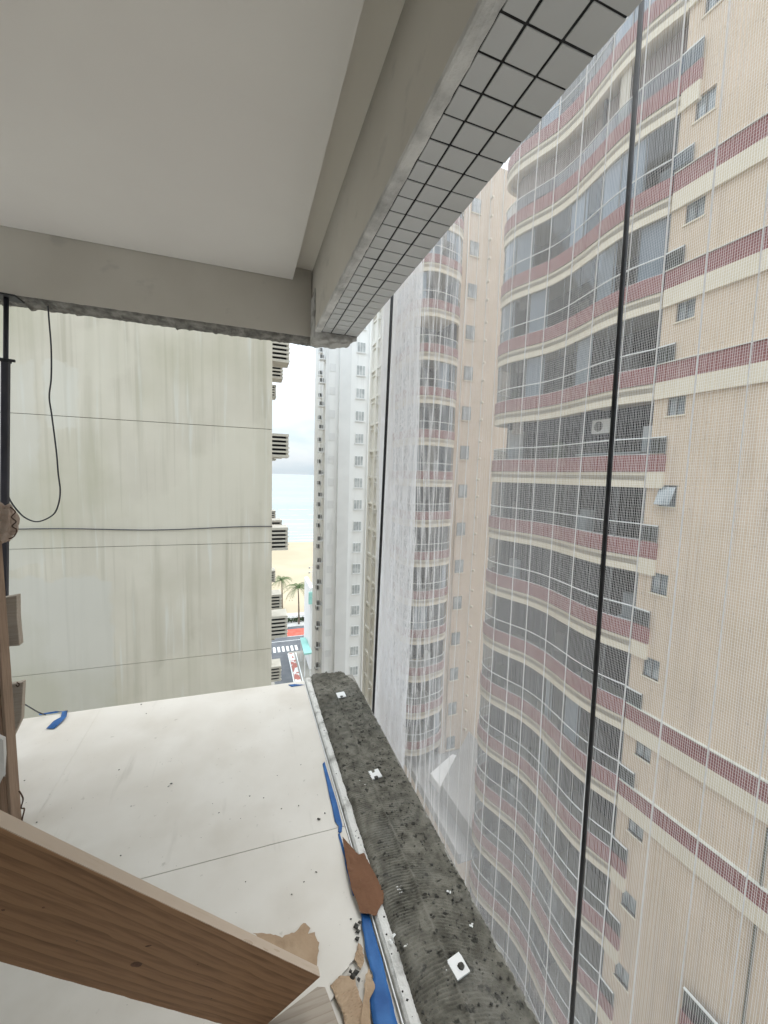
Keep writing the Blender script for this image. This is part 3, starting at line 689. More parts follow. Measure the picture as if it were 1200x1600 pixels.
tag(obj('woven_mesh', net_mesh(-.9, 2.93, .0044, .0066, .00042, .00023), M['net'], net), kind='stuff')
tag(obj('woven_mesh', net_mesh(2.25, 2.925, .0036, .0046, .00066, .00062, off=.018), M['net'], net), kind='stuff')
y = -.82; k = 0
while y < 2.2:
    yy = y + random.uniform(-.004, .004)
    MB().tube([(nd(yy, z)-.0008, yy-1.2, z+1.6) for z in [-1.6+4.9*q/40 for q in range(41)]], .0015, 5).build('net_cord', M['cord'], net, True); y += .097; k += 1
for yy in (2.25, 2.925):
    MB().tube([(nd(yy, z)-.0008, yy-1.2, z+1.6) for z in [-1.6+4.9*q/40 for q in range(41)]], .0016, 5).build('selvedge_cord', M['cord'], net, True)
for (a0, b0, a1, b1) in ((1.78, 3.0, 2.18, -.6), (1.95, 2.9, 2.10, .6), (2.05, 2.8, 1.86, .4), (2.15, 2.6, 2.02, -.5), (1.80, 1.6, 2.2, -.2), (2.12, 1.9, 1.9, -.2)):
    MB().tube([(nd(a0+(a1-a0)*q/14, b0+(b1-b0)*q/14)-.001, a0+(a1-a0)*q/14+.02*math.sin(q*.9)-1.2, b0+(b1-b0)*q/14+1.6) for q in range(15)], .0008, 4).build('wrinkle_line', M['cord'], net, True)  # thin white tubes standing in for bright wrinkles of the net
tag(net, 'white woven safety net hanging outside the curb and beam', 'net')
def rod(p_top, p_bot, r, label):
    a = at(*p_top, 0, XN-.035); b = at(*p_bot, 0, XN-.035); d = (a-b)
    a = a + d*.25; b = b - d*.25
    o = MB().tube([b, b+(a-b)*.5, a], r, 10).build('net_rod', M['black'], smooth=True)
    return tag(o, label, 'rod', 'dark rods holding the net')
rod((1003, 0), (893, 1600), .0062, 'long dark rod crossing the right side in front of the net')
rod((613, 455), (583, 1112), .0105, 'thick black rod at the far end of the net')

# ================================================================== BUILDING ACROSS THE GAP (curved balconies)
DEL = R(3.7); A = 13.3; S = 2.9
tw = empty('apartment_tower', (0, 0, 0), DEL)
def L(u, v): return (A - v, u)
def spline(cp, n):
    out = []; P = [cp[0]] + list(cp) + [cp[-1]]
    for k in range(1, len(P)-2):
        a, b, c_, d = (Vector((*q, 0)) for q in P[k-1:k+3])
        for s in range(n):
            t_ = s/n; q = .5*((2*b) + (c_-a)*t_ + (2*a-5*b+4*c_-d)*t_*t_ + (3*b-a-3*c_+d)*t_**3); out.append((q.x, q.y))
    out.append(tuple(cp[-1])); return out
def resample(path, n):
    d = [0]
    for a, b in zip(path, path[1:]): d.append(d[-1]+math.hypot(b[0]-a[0], b[1]-a[1]))
    out = []; j = 0
    for k in range(n+1):
        t_ = d[-1]*k/n
        while j < len(d)-2 and d[j+1] < t_: j += 1
        s = (t_-d[j])/max(1e-9, d[j+1]-d[j]); out.append((path[j][0]+(path[j+1][0]-path[j][0])*s, path[j][1]+(path[j+1][1]-path[j][1])*s))
    return out
def normals(path, cen=None):
    out = []
    for k in range(len(path)):
        a = path[max(0, k-1)]; b = path[min(len(path)-1, k+1)]
        tx, ty = b[0]-a[0], b[1]-a[1]; l = math.hypot(tx, ty); out.append((ty/l, -tx/l))
    return out
class Curve:
    def __init__(s, cp, npane):
        s.npane = npane; s.sub = 6
        s.path = resample([L(*q) for q in spline(cp, 10)], npane*s.sub); s.nor = normals(s.path)
        s.closed = None
c1 = Curve([(8.85,.06),(9.4,.18),(10.1,.27),(11.0,.20),(12.0,.0),(13.0,-.17),(14.0,-.17),(15.0,.08),(15.8,.28),(16.5,.28),(17.05,.06),(17.32,-.45),(17.38,-1.3)], 11)
c2 = Curve([(25.2,-2.72),(24.75,-2.2),(24.5,-1.2),(24.42,-.4),(24.62,.35),(25.1,.80),(26.0,1.0),(27.2,.8),(28.4,.8),(29.0,.4),(29.15,-.4)], 8)
def balcony_meshes(c, back):
    g = {}
    g['slab'] = MB().strip(c.path, -.54, 0, .16, c.nor)
    g['slab'] = g['slab'].prism(list(c.path) + back, -.30, -.12).mesh('balcony')
    o2 = [(p[0]-.02*n_[0], p[1]-.02*n_[1]) for p, n_ in zip(c.path, c.nor)]
    g['red'] = MB().strip(o2, .004, .56, .12, c.nor).mesh('red_band')
    g['groove'] = MB().strip([(p[0]-.03*n_[0], p[1]-.03*n_[1]) for p, n_ in zip(c.path, c.nor)], -.012, .003, .1, c.nor).mesh('drip_joint')
    g['panes'] = []; g['rpanes'] = []; g['curt'] = []; g['posts'] = []; g['half'] = []; g['furn'] = []
    for k in range(c.npane):
        i0, i1 = k*c.sub, (k+1)*c.sub
        pth = c.path[i0:i1+1]; nr = c.nor[i0:i1+1]
        ins = [(p[0]+.05*n_[0], p[1]+.05*n_[1]) for p, n_ in zip(pth, nr)]
        g['panes'].append(MB().strip(ins, 1.16, 2.345).mesh('glazing_pane'))
        g['rpanes'].append(MB().strip(ins, .60, 1.10).mesh('rail_pane'))
        cu = [(p[0]+.16*n_[0], p[1]+.16*n_[1]) for p, n_ in zip(pth, nr)]
        g['curt'].append(MB().strip(cu, .58, 2.35).mesh('blind'))
        h_ = 1.35 + .5*((k*37) % 10)/10; m_ = len(cu)//2 + (k % 2)
        g['half'].append(MB().strip(cu[:m_+1] if k % 3 else cu[m_-1:], h_ if k % 2 else .58, 2.35).mesh('blind'))
        x_, y_ = pth[3][0]+.75*nr[3][0], pth[3][1]+.75*nr[3][1]
        g['furn'].append(MB().box(x_-.22, x_+.22, y_-.3, y_+.3, .02, .5+.7*((k*53) % 10)/10).box(x_-.05, x_+.2, y_-.28, y_+.28, .5, 1.35).mesh('furniture'))
        g['posts'].append(MB().box(ins[0][0]-.018, ins[0][0]+.018, ins[0][1]-.018, ins[0][1]+.018, .56, 2.36).mesh('mullion'))
    top = [(p[0]+.045*n_[0], p[1]+.045*n_[1]) for p, n_ in zip(c.path, c.nor)]
    g['rail'] = MB().tube([(p[0], p[1], 1.125) for p in top], .024, 6).mesh('handrail')
    g['low'] = MB().tube([(p[0], p[1], .585) for p in top], .014, 5).mesh('bottom_rail')
    return g
back1 = [L(17.0, -1.75), L(8.85, -1.75)]
back2 = [L(29.1, -2.5), L(25.3, -2.8)]
g1 = balcony_meshes(c1, back1); g2 = balcony_meshes(c2, back2)
def balcony(g, zb, glazed, blinds, wash=True, lower=True):
    b = obj('balcony', g['slab'], M['cream'], tw); b.location = (0, 0, zb)
    obj('red_band', g['red'], M['red'], b); obj('drip_joint', g['groove'], M['joint'], b)
    obj('handrail', g['rail'], M['rail'], b, True); obj('bottom_rail', g['low'], M['rail'], b, True)
    for k in range(len(g['panes'])):
        obj('rail_pane', g['rpanes'][k], M['railglass'], b)
        if glazed:
            obj('glazing_pane', g['panes'][k], M['glass'], b)
            if k % 1 == 0: obj('mullion', g['posts'][k], M['frame'], b)
        if k in blinds:
            q = obj('blind', g['curt'][k], M['curtain'], b)
        elif (k*7 + int(zb*3)) % 9 == 0:
            q = obj('blind', g['half'][k], M[('linen', 'curtain', 'taupe')[(k+int(zb)) % 3]], b)
        elif (k*5 + int(zb*2)) % 7 == 0:
            q = obj('furniture', g['furn'][k], M[('ac', 'taupe', 'hedge')[(k+int(zb*2)) % 3]], b)
    return b
ZB1 = 10.64
BL = {-2: {2, 5}, -1: {1, 2, 6, 8}, 1: {1, 2, 4, 7, 8, 9}, 2: {0, 2, 6, 8}, 3: {3, 6}, 8: {2}}  # panes with pale blinds, which also stand in for reflected sky
CONT = {1, 2, 3, 7, 8, -2}
led_red = MB().box(A-.09, A+.05, -2, 8.80, .004, .56).mesh('wall_red_band')
led_crm = MB().box(A-.10, A+.05, -2, 8.80, -.54, 0).mesh('wall_cream_band')
led_flash = MB().box(A-.13, A+.05, -2, 8.80, .562, .59).mesh('band_flashing')
end_crm = MB().box(A-.10, A+.05, 8.30, 8.82, -.54, 0).mesh('wall_cream_band')
end_red = MB().box(A-.09, A+.05, 8.30, 8.82, .004, .56).mesh('wall_red_band')
end_glass = MB().box(A-.085, A-.07, 8.32, 8.9, .60, 1.10).mesh('rail_pane')
end_frame = MB().box(A-.095, A-.065, 8.29, 8.32, .56, 1.15).mesh('end_post')
end_rail = MB().box(A-.10, A-.06, 8.30, 8.9, 1.105, 1.145).mesh('handrail')
win_me = MB().box(-.02, .05, -.30, .30, -.36, .36)
for k in range(-2, 15):
    zb = ZB1 - S*(k-1)
    b = balcony(g1, zb, k not in (4, 0), BL.get(k, set()))
    for me_, m_ in ((end_glass, 'railglass'), (end_frame, 'frame'), (end_rail, 'rail')): obj(me_.name.split('.')[0], me_, M[m_], b)
    if k in CONT:
        obj('wall_red_band', led_red, M['red'], b); obj('wall_cream_band', led_crm, M['cream'], b); obj('band_flashing', led_flash, M['louver'], b)
    else:
        obj('wall_red_band', end_red, M['red'], b); obj('wall_cream_band', end_crm, M['cream'], b)
    if k == 4:      # unglazed floor: air conditioner, white panel, furniture edge
        q = obj('air_conditioner', MB().box(A+.75, A+1.05, 11.0, 11.8, 1.55, 2.1).mesh('air_conditioner'), M['ac'], b)
        obj('fan_grille', MB().tube([(A+.74, 11.5, 1.83), (A+.755, 11.5, 1.83)], .2, 18).mesh('fan_grille'), M['frame'], b)
        obj('white_screen', MB().box(A+.25, A+1.2, 16.2, 16.25, .2, 2.1).mesh('white_screen'), M['ac'], b)
        obj('bench_top', MB().box(A+.15, A+.5, 9.3, 12.0, .66, .72).mesh('bench_top'), M['ac'], b)
        obj('shelf_unit', MB().box(A+1.1, A+1.6, 9.1, 9.9, .0, 1.7).mesh('shelf_unit'), M['curtain'], b)
    if k == 0: obj('brown_screen', MB().strip([(p[0]+.5*n_[0], p[1]+.5*n_[1]) for p, n_ in zip(c1.path, c1.nor)][:-4], 1.0, 2.36).mesh('brown_screen'), M['brownscreen'], b)
    # small bathroom window beside each balcony
    wz = zb + 2.30 - (.33 if k in CONT or True else 0)
# plain wall: storey bands with openings left for the small windows
WU0, WU1, WH = 7.88, 8.42, .34
def wall_piece(u0, u1, z0, z1, name='wall_panel', m_='beige', v=0.0, th=.25):
    return obj(name, MB().box(A-v, A-v+th, u0, u1, z0, z1).mesh(name), M[m_], tw)
wall_piece(8.42, 8.84, -37.4, 24); wall_piece(-2, 7.88, 1.505, 24); wall_piece(-2, 7.88, -37.4, 1.49)
wz_all = [12.77-2.9*i for i in range(-4, 15)]
prev = 24
for i, zc in enumerate(wz_all):
    wall_piece(7.88, 8.42, zc+WH, prev); prev = zc-WH
    w = obj('window', MB().box(A+.10, A+.12, 7.88, 8.42, zc-WH, zc+WH).mesh('window'), M['winpane'], tw)
    obj('frame', MB().box(A+.06, A+.10, 8.13, 8.17, zc-WH, zc+WH).box(A+.06, A+.10, 7.88, 7.92, zc-WH, zc+WH).box(A+.06, A+.10, 8.38, 8.42, zc-WH, zc+WH).mesh('frame'), M['frame'], w)
    obj('sill', MB().box(A-.04, A+.1, 7.84, 8.46, zc-WH-.05, zc-WH).mesh('sill'), M['cream'], w)
wall_piece(7.88, 8.42, -37.4, prev)
# opened tilt pane in one of the small windows
tp = obj('tilted_pane', MB().box(-.012, .012, -.24, .24, -.62, 0).mesh('tilted_pane'), M['winpane'], tw); tp.location = (A-.02, 8.15, 1.12+.33); tp.rotation_euler = (0, R(24), 0)
def onw(px, py, v=0.0):
    d = ray(px, py); nn = Vector((math.cos(DEL), math.sin(DEL), 0)); q = CAM + d*((A-v)/d.dot(nn))
    return (q.dot(Vector((-math.sin(DEL), math.cos(DEL), 0))), q.z)
up_ = onw(1180, 1450, .05)[0]
obj('downpipe', MB().tube([(A-.05, up_, -37), (A-.05, up_, -7.4)], .03, 8).mesh('downpipe'), M['joint'], tw, True)
# body behind
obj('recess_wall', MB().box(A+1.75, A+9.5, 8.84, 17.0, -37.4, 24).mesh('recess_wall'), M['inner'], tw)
obj('side_wall', MB().box(A+.02, A+9.5, 8.80, 8.845, -37.4, 24).mesh('side_wall'), M['beige'], tw)
obj('end_wall', MB().box(A+1.25, A+9.5, 17.0, 17.2, -37.4, 24).mesh('end_wall'), M['beige'], tw)
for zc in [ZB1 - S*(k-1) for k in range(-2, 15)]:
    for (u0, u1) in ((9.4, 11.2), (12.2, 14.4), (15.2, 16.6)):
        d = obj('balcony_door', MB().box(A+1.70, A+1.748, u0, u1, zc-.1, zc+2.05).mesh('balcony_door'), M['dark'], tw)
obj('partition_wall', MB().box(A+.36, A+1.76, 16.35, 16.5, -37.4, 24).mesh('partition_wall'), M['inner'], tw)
obj('partition_wall', MB().box(A+.45, A+1.76, 12.0, 12.12, -37.4, 24).mesh('partition_wall'), M['inner'], tw)
# far wing with rounded balconies
obj('partition_wall', MB().box(A+.2, A+1.95, 27.2, 27.35, -20.5, 24).mesh('partition_wall'), M['inner'], tw)
obj('partition_wall', MB().box(A-.1, A+1.95, 28.7, 28.85, -20.5, 24).mesh('partition_wall'), M['inner'], tw)
ZB2 = 15.9
for k in range(-2, 13):
    zb = ZB2 - S*k
    balcony(g2, zb, k % 4 != 2, {(k*3) % 8, (k*5+2) % 8} if k < 6 else {(k*2) % 8})
obj('wing_wall', MB().box(A+2.7, A+9.5, 25.22, 29.2, -20.5, 24).mesh('wing_wall'), M['beige'], tw)
obj('wing_recess', MB().box(A+2.3, A+2.7, 25.5, 29.1, -20.5, 24).mesh('wing_recess'), M['inner'], tw)
for i in range(-2, 14):
    zc = 17.95 - S*i
    w = obj('window', MB().box(A+3.30, A+4.05, 25.17, 25.21, zc-.5, zc+.5).mesh('window'), M['frame'], tw)
    obj('pane', MB().box(A+3.345, A+3.655, 25.15, 25.169, zc-.45, zc+.45).box(A+3.695, A+4.005, 25.15, 25.169, zc-.45, zc+.45).mesh('pane'), M['winpane'], w)
    obj('sill', MB().box(A+3.25, A+4.10, 25.10, 25.21, zc-.56, zc-.505).mesh('sill'), M['cream'], w)
    for dz in (-.4, .9):
        obj('vent_cap', MB().tube([(A+4.95, 25.22, zc+dz), (A+4.95, 25.02, zc+dz)], [.07, .11], 10).mesh('vent_cap'), M['cream'], tw, True)
obj('wall_pipe', MB().tube([(A+3.12, 25.17, -20), (A+3.12, 25.17, 24)], .05, 8).mesh('wall_pipe'), M['beige'], tw, True)
# lower right balcony window on the plain wall
zq = -15.2
b = obj('balcony', MB().box(A-.30, A-.0, 1.0, 6.15, zq-.55, zq).mesh('balcony'), M['cream'], tw)
obj('red_band', MB().box(A-.29, A-.0, 1.0, 6.14, zq+.004, zq+.56).mesh('red_band'), M['red'], b)
obj('rail_pane', MB().box(A-.27, A-.24, 1.0, 6.12, zq+.58, zq+1.3).mesh('rail_pane'), M['railglass'], b)
obj('handrail', MB().box(A-.29, A-.22, 1.0, 6.13, zq+1.3, zq+1.35).mesh('handrail'), M['rail'], b)
tag(tw, 'beige tower with wavy glazed balconies and red bands behind the net', 'building')

# podium between the wings
pd = empty('podium', (0, 0, -37.5))
MB().box(11.3, 26, 17.9, 31, 0, 16.9).build('podium_block', M['beige'], pd)
MB().box(11.30, 11.5, 17.9, 31, 16.9, 17.5).build('podium_parapet', M['deck'], pd)
MB().box(11.5, 26, 17.9, 31, 16.9, 16.95).build('podium_deck', M['deck'], pd)
MB().box(10.2, 26, 2, 17.88, 0, 8.2).build('lower_block', M['deck'], pd)
MB().box(10.2, 10.4, 2, 17.88, 8.2, 9.2).build('lower_parapet', M['beige'], pd)
tag(pd, 'grey podium deck with low parapet at the foot of the beige tower', 'building')
gw = MB(); gw.prism([(12.4, 22.2), (15.9, 24.6), (16.4, 18.4), (12.6, 17.6)], -20.5, -19.4)
for i in (5, 6): gw.v[i] = (gw.v[i][0], gw.v[i][1], -17.8)
tag(gw.build('ramp_roof', M['deck']), 'grey sloping roof on the podium between the tower wings', 'roof')
tag(MB().prism([(12.4, 23.9), (14.9, 25.2), (15.3, 24.9), (12.5, 22.5)], -20.5, -19.9).build('white_canopy', M['white_b']), 'white flat canopy at the foot of the far wing', 'canopy')

# ================================================================== NEIGHBOUR WITH THE BLANK WALL
nb = empty('neighbour_building', (-3, 10.4, -37.5))
def nbp(name, mb, m_, parent=None, smooth=False, bevel=0):
    mb.v = [(x+3, y-10.4, z+37.5) if parent is None else (x, y, z) for (x, y, z) in mb.v]
    return mb.build(name, m_, parent or nb, smooth, bevel)
nbp('wall_core', MB().box(-9, .515, 10.43, 68, -37.4, 20), M['joint'])
zs = [20, 14.1, 11.24, 8.37, 5.50, 2.625, -.255, -3.10, -5.95, -8.8, -14, -22, -30, -37.4]
for a_, b_ in zip(zs, zs[1:]):
    o = nbp('wall_panel', MB().box(-9, .54, 10.4, 10.6, b_+.006, a_-.006), M['blank'])
nbp('wall_side', MB().box(.516, .541, 10.602, 68, -37.4, 20), M['blank'])
slat_me = MB().box(.56, 1.16, -.02, .02, -.028, .028).mesh('slat')
for kz in range(-3, 5):
    zc = 2.38 + 2.86*kz - (.05 if kz < 0 else 0)
    for (yc, h, xo) in ((12.6, .62, 0), (15.1, .50, 0), (19.0, .46, 0)):
        lb = nbp('louver_box', MB().box(.56, 1.15, yc-.02, yc+.64, zc-h/2-.05, zc-h/2).box(.56, 1.15, yc-.02, yc+.64, zc+h/2, zc+h/2+.05).box(1.08, 1.15, yc+.1, yc+.64, zc-h/2, zc+h/2), M['louver'])
        core = MB().box(.56+3, 1.07+3, yc+.06-10.4, yc+.6-10.4, zc-h/2+37.5, zc+h/2+37.5).build('louver_core', M['dark'], lb)
        n_ = 5 if h > .55 else 4
        for q in range(n_+1):
            z_ = zc-h/2 + h*(q+.0)/n_
            s_ = obj('slat', slat_me, M['louver'], lb); s_.location = (3+random.uniform(-.012, .012), yc-10.4, z_+37.5)
tag(nb, 'neighbouring building with a blank stained pale wall facing the balcony', 'building')
# cable strung along the blank wall
pts = []
for k in range(41):
    t_ = k/40; x = -4.9 + 5.45*t_; pts.append((x, 10.37, .18 - .02*t_ + .02*math.sin(t_*9) - .03*math.sin(math.pi*t_)))
tag(MB().tube(pts, .012, 6).build('wall_cable', M['cable'], smooth=True), 'dark cable running across the blank wall of the neighbouring building', 'cable')

# ================================================================== FAR BUILDINGS
GZ = -37.5
wt = empty('white_tower', (13, 53, GZ))
def part(root, name, mb, m_, parent=None, smooth=False):
    o_ = root.location
    mb.v = [(x-o_.x, y-o_.y, z-o_.z) for (x, y, z) in mb.v]
    return mb.build(name, m_, parent or root, smooth)
part(wt, 'front_wall', MB().box(12.95, 18.0, 53, 62, GZ, 34), M['white_b'])
part(wt, 'pilaster', MB().box(11.35, 12.949, 52.7, 62, GZ, 34), M['grey_b'])
part(wt, 'corner_wall', MB().box(9.9, 11.349, 53.1, 62, GZ, 34), M['white_b'])
part(wt, 'corner_post', MB().box(9.55, 9.899, 52.8, 62, GZ, 34), M['grey_b'])
part(wt, 'pilaster', MB().box(15.45, 15.75, 52.75, 52.999, GZ, 34), M['white_b'])
for i in range(-4, 18):
    zc = 18.71 - 3.04*i
    if zc < -34: break
    w = part(wt, 'window', MB().box(13.75, 14.9, 52.93, 52.999, zc-.68, zc+.68), M['white_b'])
    for xx in (13.80, 14.18, 14.56): part(wt, 'pane', MB().box(xx, xx+.31, 52.90, 52.929, zc-.6, zc+.6), M['farpane'], w)
    part(wt, 'sill', MB().box(13.65, 15.0, 52.8, 52.999, zc-.78, zc-.69), M['grey_b'], w)
    part(wt, 'corner_window', MB().box(10.1, 10.9, 53.06, 53.099, zc-.5, zc+.5), M['grey_b'])
    a_ = part(wt, 'corner_ledge', MB().box(8.75, 9.549, 53.2, 54.2, zc+.9, zc+1.05), M['grey_b'])
    part(wt, 'ledge_unit', MB().box(8.85, 9.35, 53.3, 53.8, zc+1.051, zc+1.55), M['frame'], a_)
    a_ = part(wt, 'corner_ledge', MB().box(9.05, 9.549, 55.5, 56.4, zc-.6, zc-.45), M['grey_b'])
    part(wt, 'ledge_unit', MB().box(9.1, 9.45, 55.6, 56.2, zc-.449, zc+.05), M['frame'], a_)
for xx in (8.78, 9.2): part(wt, 'pipe', MB().tube([(xx, 53.3, GZ), (xx, 53.3, 33)], .035, 6), M['grey_b'], smooth=True)
tag(wt, 'slim white tower with a column of small windows beside the sea view', 'building')
ab = empty('ivory_building', (16, 42, GZ))
part(ab, 'side_wall', MB().box(13.45, 22, 39.0, 44.9, GZ, 30), M['cream_b'])
for yy in (40.2, 42.1, 44.2): part(ab, 'pilaster', MB().box(13.2, 13.449, yy, yy+.5, GZ, 30), M['cream_b'])
for i in range(-4, 16):
    zc = 13.2 - 3.0*i
    part(ab, 'cornice', MB().box(13.25, 13.449, 38.9, 44.9, zc, zc+.22), M['cream_b'])
    part(ab, 'cornice', MB().box(13.32, 13.449, 38.9, 44.9, zc-.5, zc-.38), M['cream_b'])
    for yy in (40.75, 42.8): part(ab, 'slit_window', MB().box(13.40, 13.44, yy, yy+.35, zc+.8, zc+1.9), M['winpane'])
    for yy in (39.3, 41.6): part(ab, 'bracket', MB().box(13.05, 13.44, yy, yy+.25, zc-.95, zc-.51), M['cream_b'])
tag(ab, 'ivory building with cornices and slit windows left of the thick rod', 'building')
tl = empty('teal_building', (12.5, 77, GZ))
part(tl, 'glass_block', MB().box(11.9, 18, 76, 84, GZ, -22.5), M['teal_glass'])
part(tl, 'white_fin', MB().box(11.2, 11.899, 75.6, 84, GZ, -20.8), M['white_b'])
for k in range(4): part(tl, 'fin', MB().box(12.2+.45*k, 12.35+.45*k, 75.7, 75.999, GZ, -22.6), M['teal'])
part(tl, 'teal_roof', MB().box(10.9, 18, 75.3, 75.69, -24.0, -21.6), M['teal'])
tag(tl, 'teal glass building with white fins near the beach road', 'building')
cn = empty('teal_canopy', (10.5, 72, GZ))
part(cn, 'canopy_roof', MB().prism([(9.75, 72.5), (11.3, 72.5), (11.0, 80.0), (9.9, 80.0)], GZ+4.6, GZ+4.9), M['teal'])
for (xx, yy) in ((9.95, 73), (11.0, 73), (10.05, 79.5), (10.85, 79.5)): part(cn, 'canopy_post', MB().tube([(xx, yy, GZ), (xx, yy, GZ+4.6)], .08, 8), M['white_b'])
tag(cn, 'pale teal flat canopy roof beside the side street', 'canopy')

# ================================================================== GROUND, BEACH, SEA
def sheet_s(name, poly, z, m_):
    mb = MB(); i = len(mb.v); mb.v = [(p[0], p[1], z) for p in poly]; mb.f = [tuple(range(len(poly)))]
    return tag(mb.build(name, m_), kind='structure')
sheet_s('ground', [(-4000, -3000), (4000, -3000), (4000, 140), (-4000, 140)], GZ-.02, M['ground'])
sheet_s('beach', [(-1500, 108.5), (1500, 108.5), (1500, 246), (-1500, 238)], GZ+.06, M['sand'])
sheet_s('sea', [(-9000, 200), (9000, 200), (9000, 11000), (-9000, 11000)], GZ-.25, M['sea'])
# the beach slopes below the water at its far side
bs = MB(); n = 200
for k in range(n+1):
    x = -300 + 600*k/n; y = 228 + 2.5*nfn(x, 0, 0, .05) + .05*x*0
    bs.v += [(x, 200, GZ+.08), (x, y-8, GZ+.02), (x, y+14, GZ-.9)]
for k in range(n):
    for j in range(2): a = k*3+j; bs.f.append((a, a+3, a+4, a+1))
bpy.data.objects['beach'].data.vertices[2].co.y = 205; bpy.data.objects['beach'].data.vertices[3].co.y = 205
tag(bs.build('wet_shore', M['sand']), kind='structure')
fo = MB()
for (yc, w0, x0, x1) in ((229, 2.2, -40, 120), (240, 2.4, -30, 100), (252, 1.6, 0, 90), (266, 2.6, -20, 60), (284, 2.0, 20, 120), (306, 3.0, 0, 90), (335, 2.4, -10, 70), (372, 3.2, 20, 120), (430, 3.0, 0, 120)):
    n = 60; i = len(fo.v)
    for k in range(n+1):
        x = x0+(x1-x0)*k/n; y = yc+2.2*nfn(x, yc, 0, .06); w = max(.15, w0*(.6+1.2*nfn(x, yc, 3, .1))*math.sin(math.pi*min(1, max(.02, k/n))))
        fo.v += [(x, y, GZ-.2), (x, y+w, GZ-.2)]
    for k in range(n): fo.f.append((i+2*k, i+2*k+2, i+2*k+3, i+2*k+1))
tag(fo.build('wave_foam', M['foam']), 'thin white lines of breaking waves off the beach', 'foam', kind='stuff')
sheet_s('promenade', [(-400, 99.0), (400, 99.0), (400, 108.6), (-400, 108.6)], GZ+.10, M['pave'])
tag(MB().box(-400, 400, 98.7, 99.0, GZ-.01, GZ+.12).build('promenade_kerb', M['pave']), kind='structure')
sheet_s('bike_lane', [(-400, 93.0), (400, 93.0), (400, 97.2), (-400, 97.2)], GZ+.012, M['redlane'])
sheet_s('beach_road', [(-400, 84.5), (400, 84.5), (400, 98.7), (-400, 98.7)], GZ+.004, M['asphalt'])
sheet_s('side_street', [(4.0, 10), (7.6, 10), (7.9, 84.5), (4.4, 84.5)], GZ+.004, M['asphalt'])
sheet_s('patterned_pavement', [(8.2, 40), (9.3, 40), (9.0, 83.5), (7.95, 83.5)], GZ+.10, M['pinkpave'])
for k in range(9):
    x = 2.0 + k*.95
    tag(MB().box(x, x+.5, 85.0, 87.6, GZ+.005, GZ+.009).build('crossing_stripe', M['mark']), kind='structure')
for (y0, y1) in ((90.4, 90.55), (92.7, 92.85)):
    tag(MB().box(-60, 60, y0, y1, GZ+.005, GZ+.009).build('road_line', M['mark']), kind='structure')
for x in (7.72, 9.36):
    tag(MB().box(x, x+.16, 40, 83.6, GZ, GZ+.13).build('street_kerb', M['white_b']), kind='structure')
# low hedge and railing on the promenade
hd = MB()
for k in range(500):
    x = random.uniform(9, 16); y = random.uniform(101.2, 102.6); z = GZ+.1+random.uniform(0, .8); r = .16
    a = random.uniform(0, 6.3); hd.quad((x-r*math.cos(a), y-r*math.sin(a), z), (x+r*math.cos(a), y+r*math.sin(a), z+.05), (x+r*math.cos(a), y+r*math.sin(a), z+.25), (x-r*math.cos(a), y-r*math.sin(a), z+.2))
tag(hd.build('low_hedge', M['hedge']), 'low dark hedge at the foot of the palms on the promenade', 'hedge', kind='stuff')
pr_ = empty('promenade_railing', (12, 103.2, GZ+.1))
for k in range(9): MB().tube([(-3+k*.9, 0, 0), (-3+k*.9, 0, 1.0)], .04, 6).build('railing_post', M['frame'], pr_)
for z in (.55, 1.0): MB().tube([(-3, 0, z), (4.2, 0, z)], .035, 6).build('rail', M['frame'], pr_)
tag(pr_, 'dark low railing along the promenade beside the palms', 'railing')
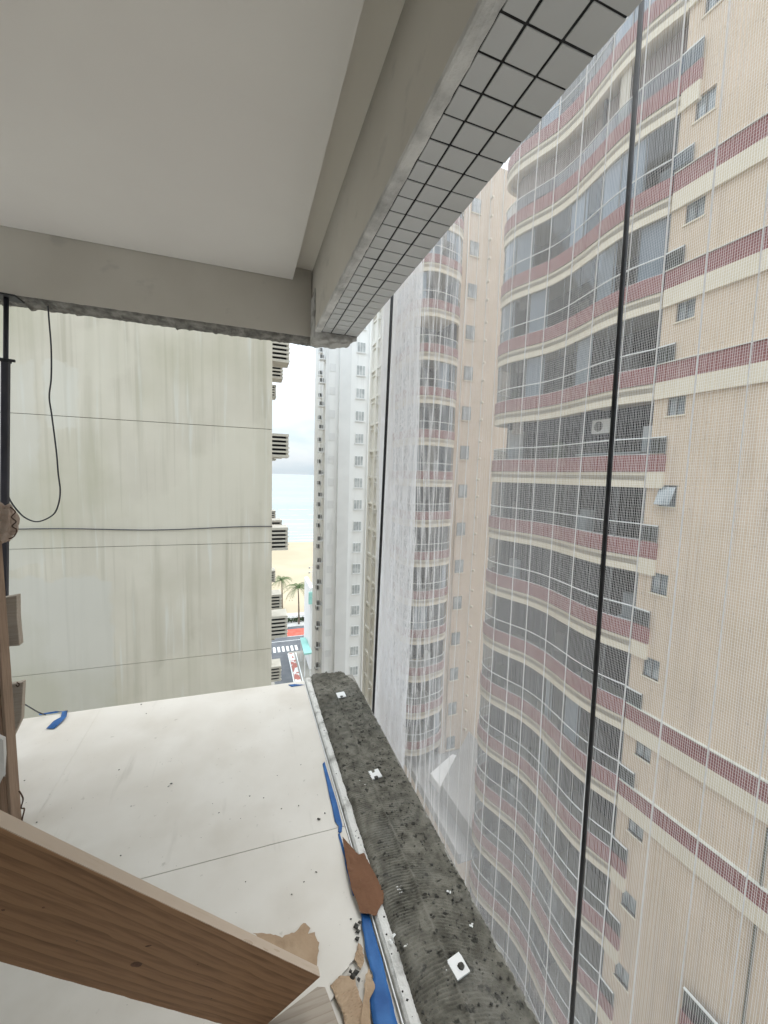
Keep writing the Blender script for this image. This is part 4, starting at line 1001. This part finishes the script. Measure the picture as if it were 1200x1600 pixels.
# palms
def palm(base, h, lean, nf, seed, label, fl=3.0):
    rnd = random.Random(seed); root = empty('palm_tree', base)
    pts = [(lean*(k/10)**2, .1*math.sin(k*.6), h*k/10) for k in range(11)]
    MB().tube(pts, [.24-.012*k for k in range(11)], 8).build('trunk', M['bark'], root, True)
    for q in range(nf):
        az = 2*math.pi*q/nf + rnd.uniform(-.2, .2); el = rnd.uniform(.15, 1.15); ln = fl*rnd.uniform(.85, 1.1)
        mb = MB(); spine = []
        for k in range(11):
            t_ = k/10; r_ = ln*t_*math.cos(el*(1-.3*t_)); z_ = ln*(math.sin(el)*t_ - (1.05-.25*el)*t_*t_)
            spine.append(Vector((math.cos(az)*r_, math.sin(az)*r_, z_)))
        side = Vector((-math.sin(az), math.cos(az), 0))
        for k in range(1, 11):
            for hf in (0, .5):
                if k+hf > 10: continue
                p = spine[k-1].lerp(spine[k], hf+.001 if hf else 1) if hf else spine[k]
                dirv = (spine[k]-spine[k-1]).normalized(); ll = .85*math.sin(math.pi*min(.98, .12+.85*k/11))+.1
                for s in (-1, 1):
                    tip = p + side*s*ll*.75 + dirv*ll*.45 - Vector((0, 0, ll*.38)); w = dirv*.055
                    i = len(mb.v); mb.v += [tuple(p-w), tuple(p+w), tuple(tip)]; mb.f.append((i, i+1, i+2))
        mb.tube(spine, [.05-.004*k for k in range(11)], 4)
        f_ = mb.build('frond', M['leaf'], root); f_.location = (lean, .1*math.sin(6), h)
    return tag(root, label, 'palm tree', 'palms on the beach front')
pA = at(467, 975, 2, GZ+.1); pB = at(441, 950, 2, GZ+.1)
palm(pA, 9.6, -.3, 22, 3, 'fuller coconut palm standing on the promenade, the nearer of two', 4.3)
palm((pB.x, pB.y, pB.z), 8.2, -.2, 18, 5, 'smaller coconut palm farther back near the louvred wall', 4.0)
lp_ = empty('lamp_post', tuple(at(487, 955, 2, GZ+.1)))
MB().tube([(0, 0, 0), (0, 0, 13)], [.12, .06], 8).build('pole', M['grey_b'], lp_)
MB().box(-.9, .9, -.06, .06, 12.7, 12.8).box(-.9, .9, -.06, .06, 11.3, 11.4).build('lamp_arm', M['grey_b'], lp_)
for (x, z) in ((-.8, 12.45), (.8, 12.45), (-.8, 11.05), (.8, 11.05)): MB().box(x-.2, x+.2, -.15, .15, z, z+.24).build('lamp_head', M['frame'], lp_)
tag(lp_, 'tall thin floodlight pole at the edge of the beach', 'lamp post')
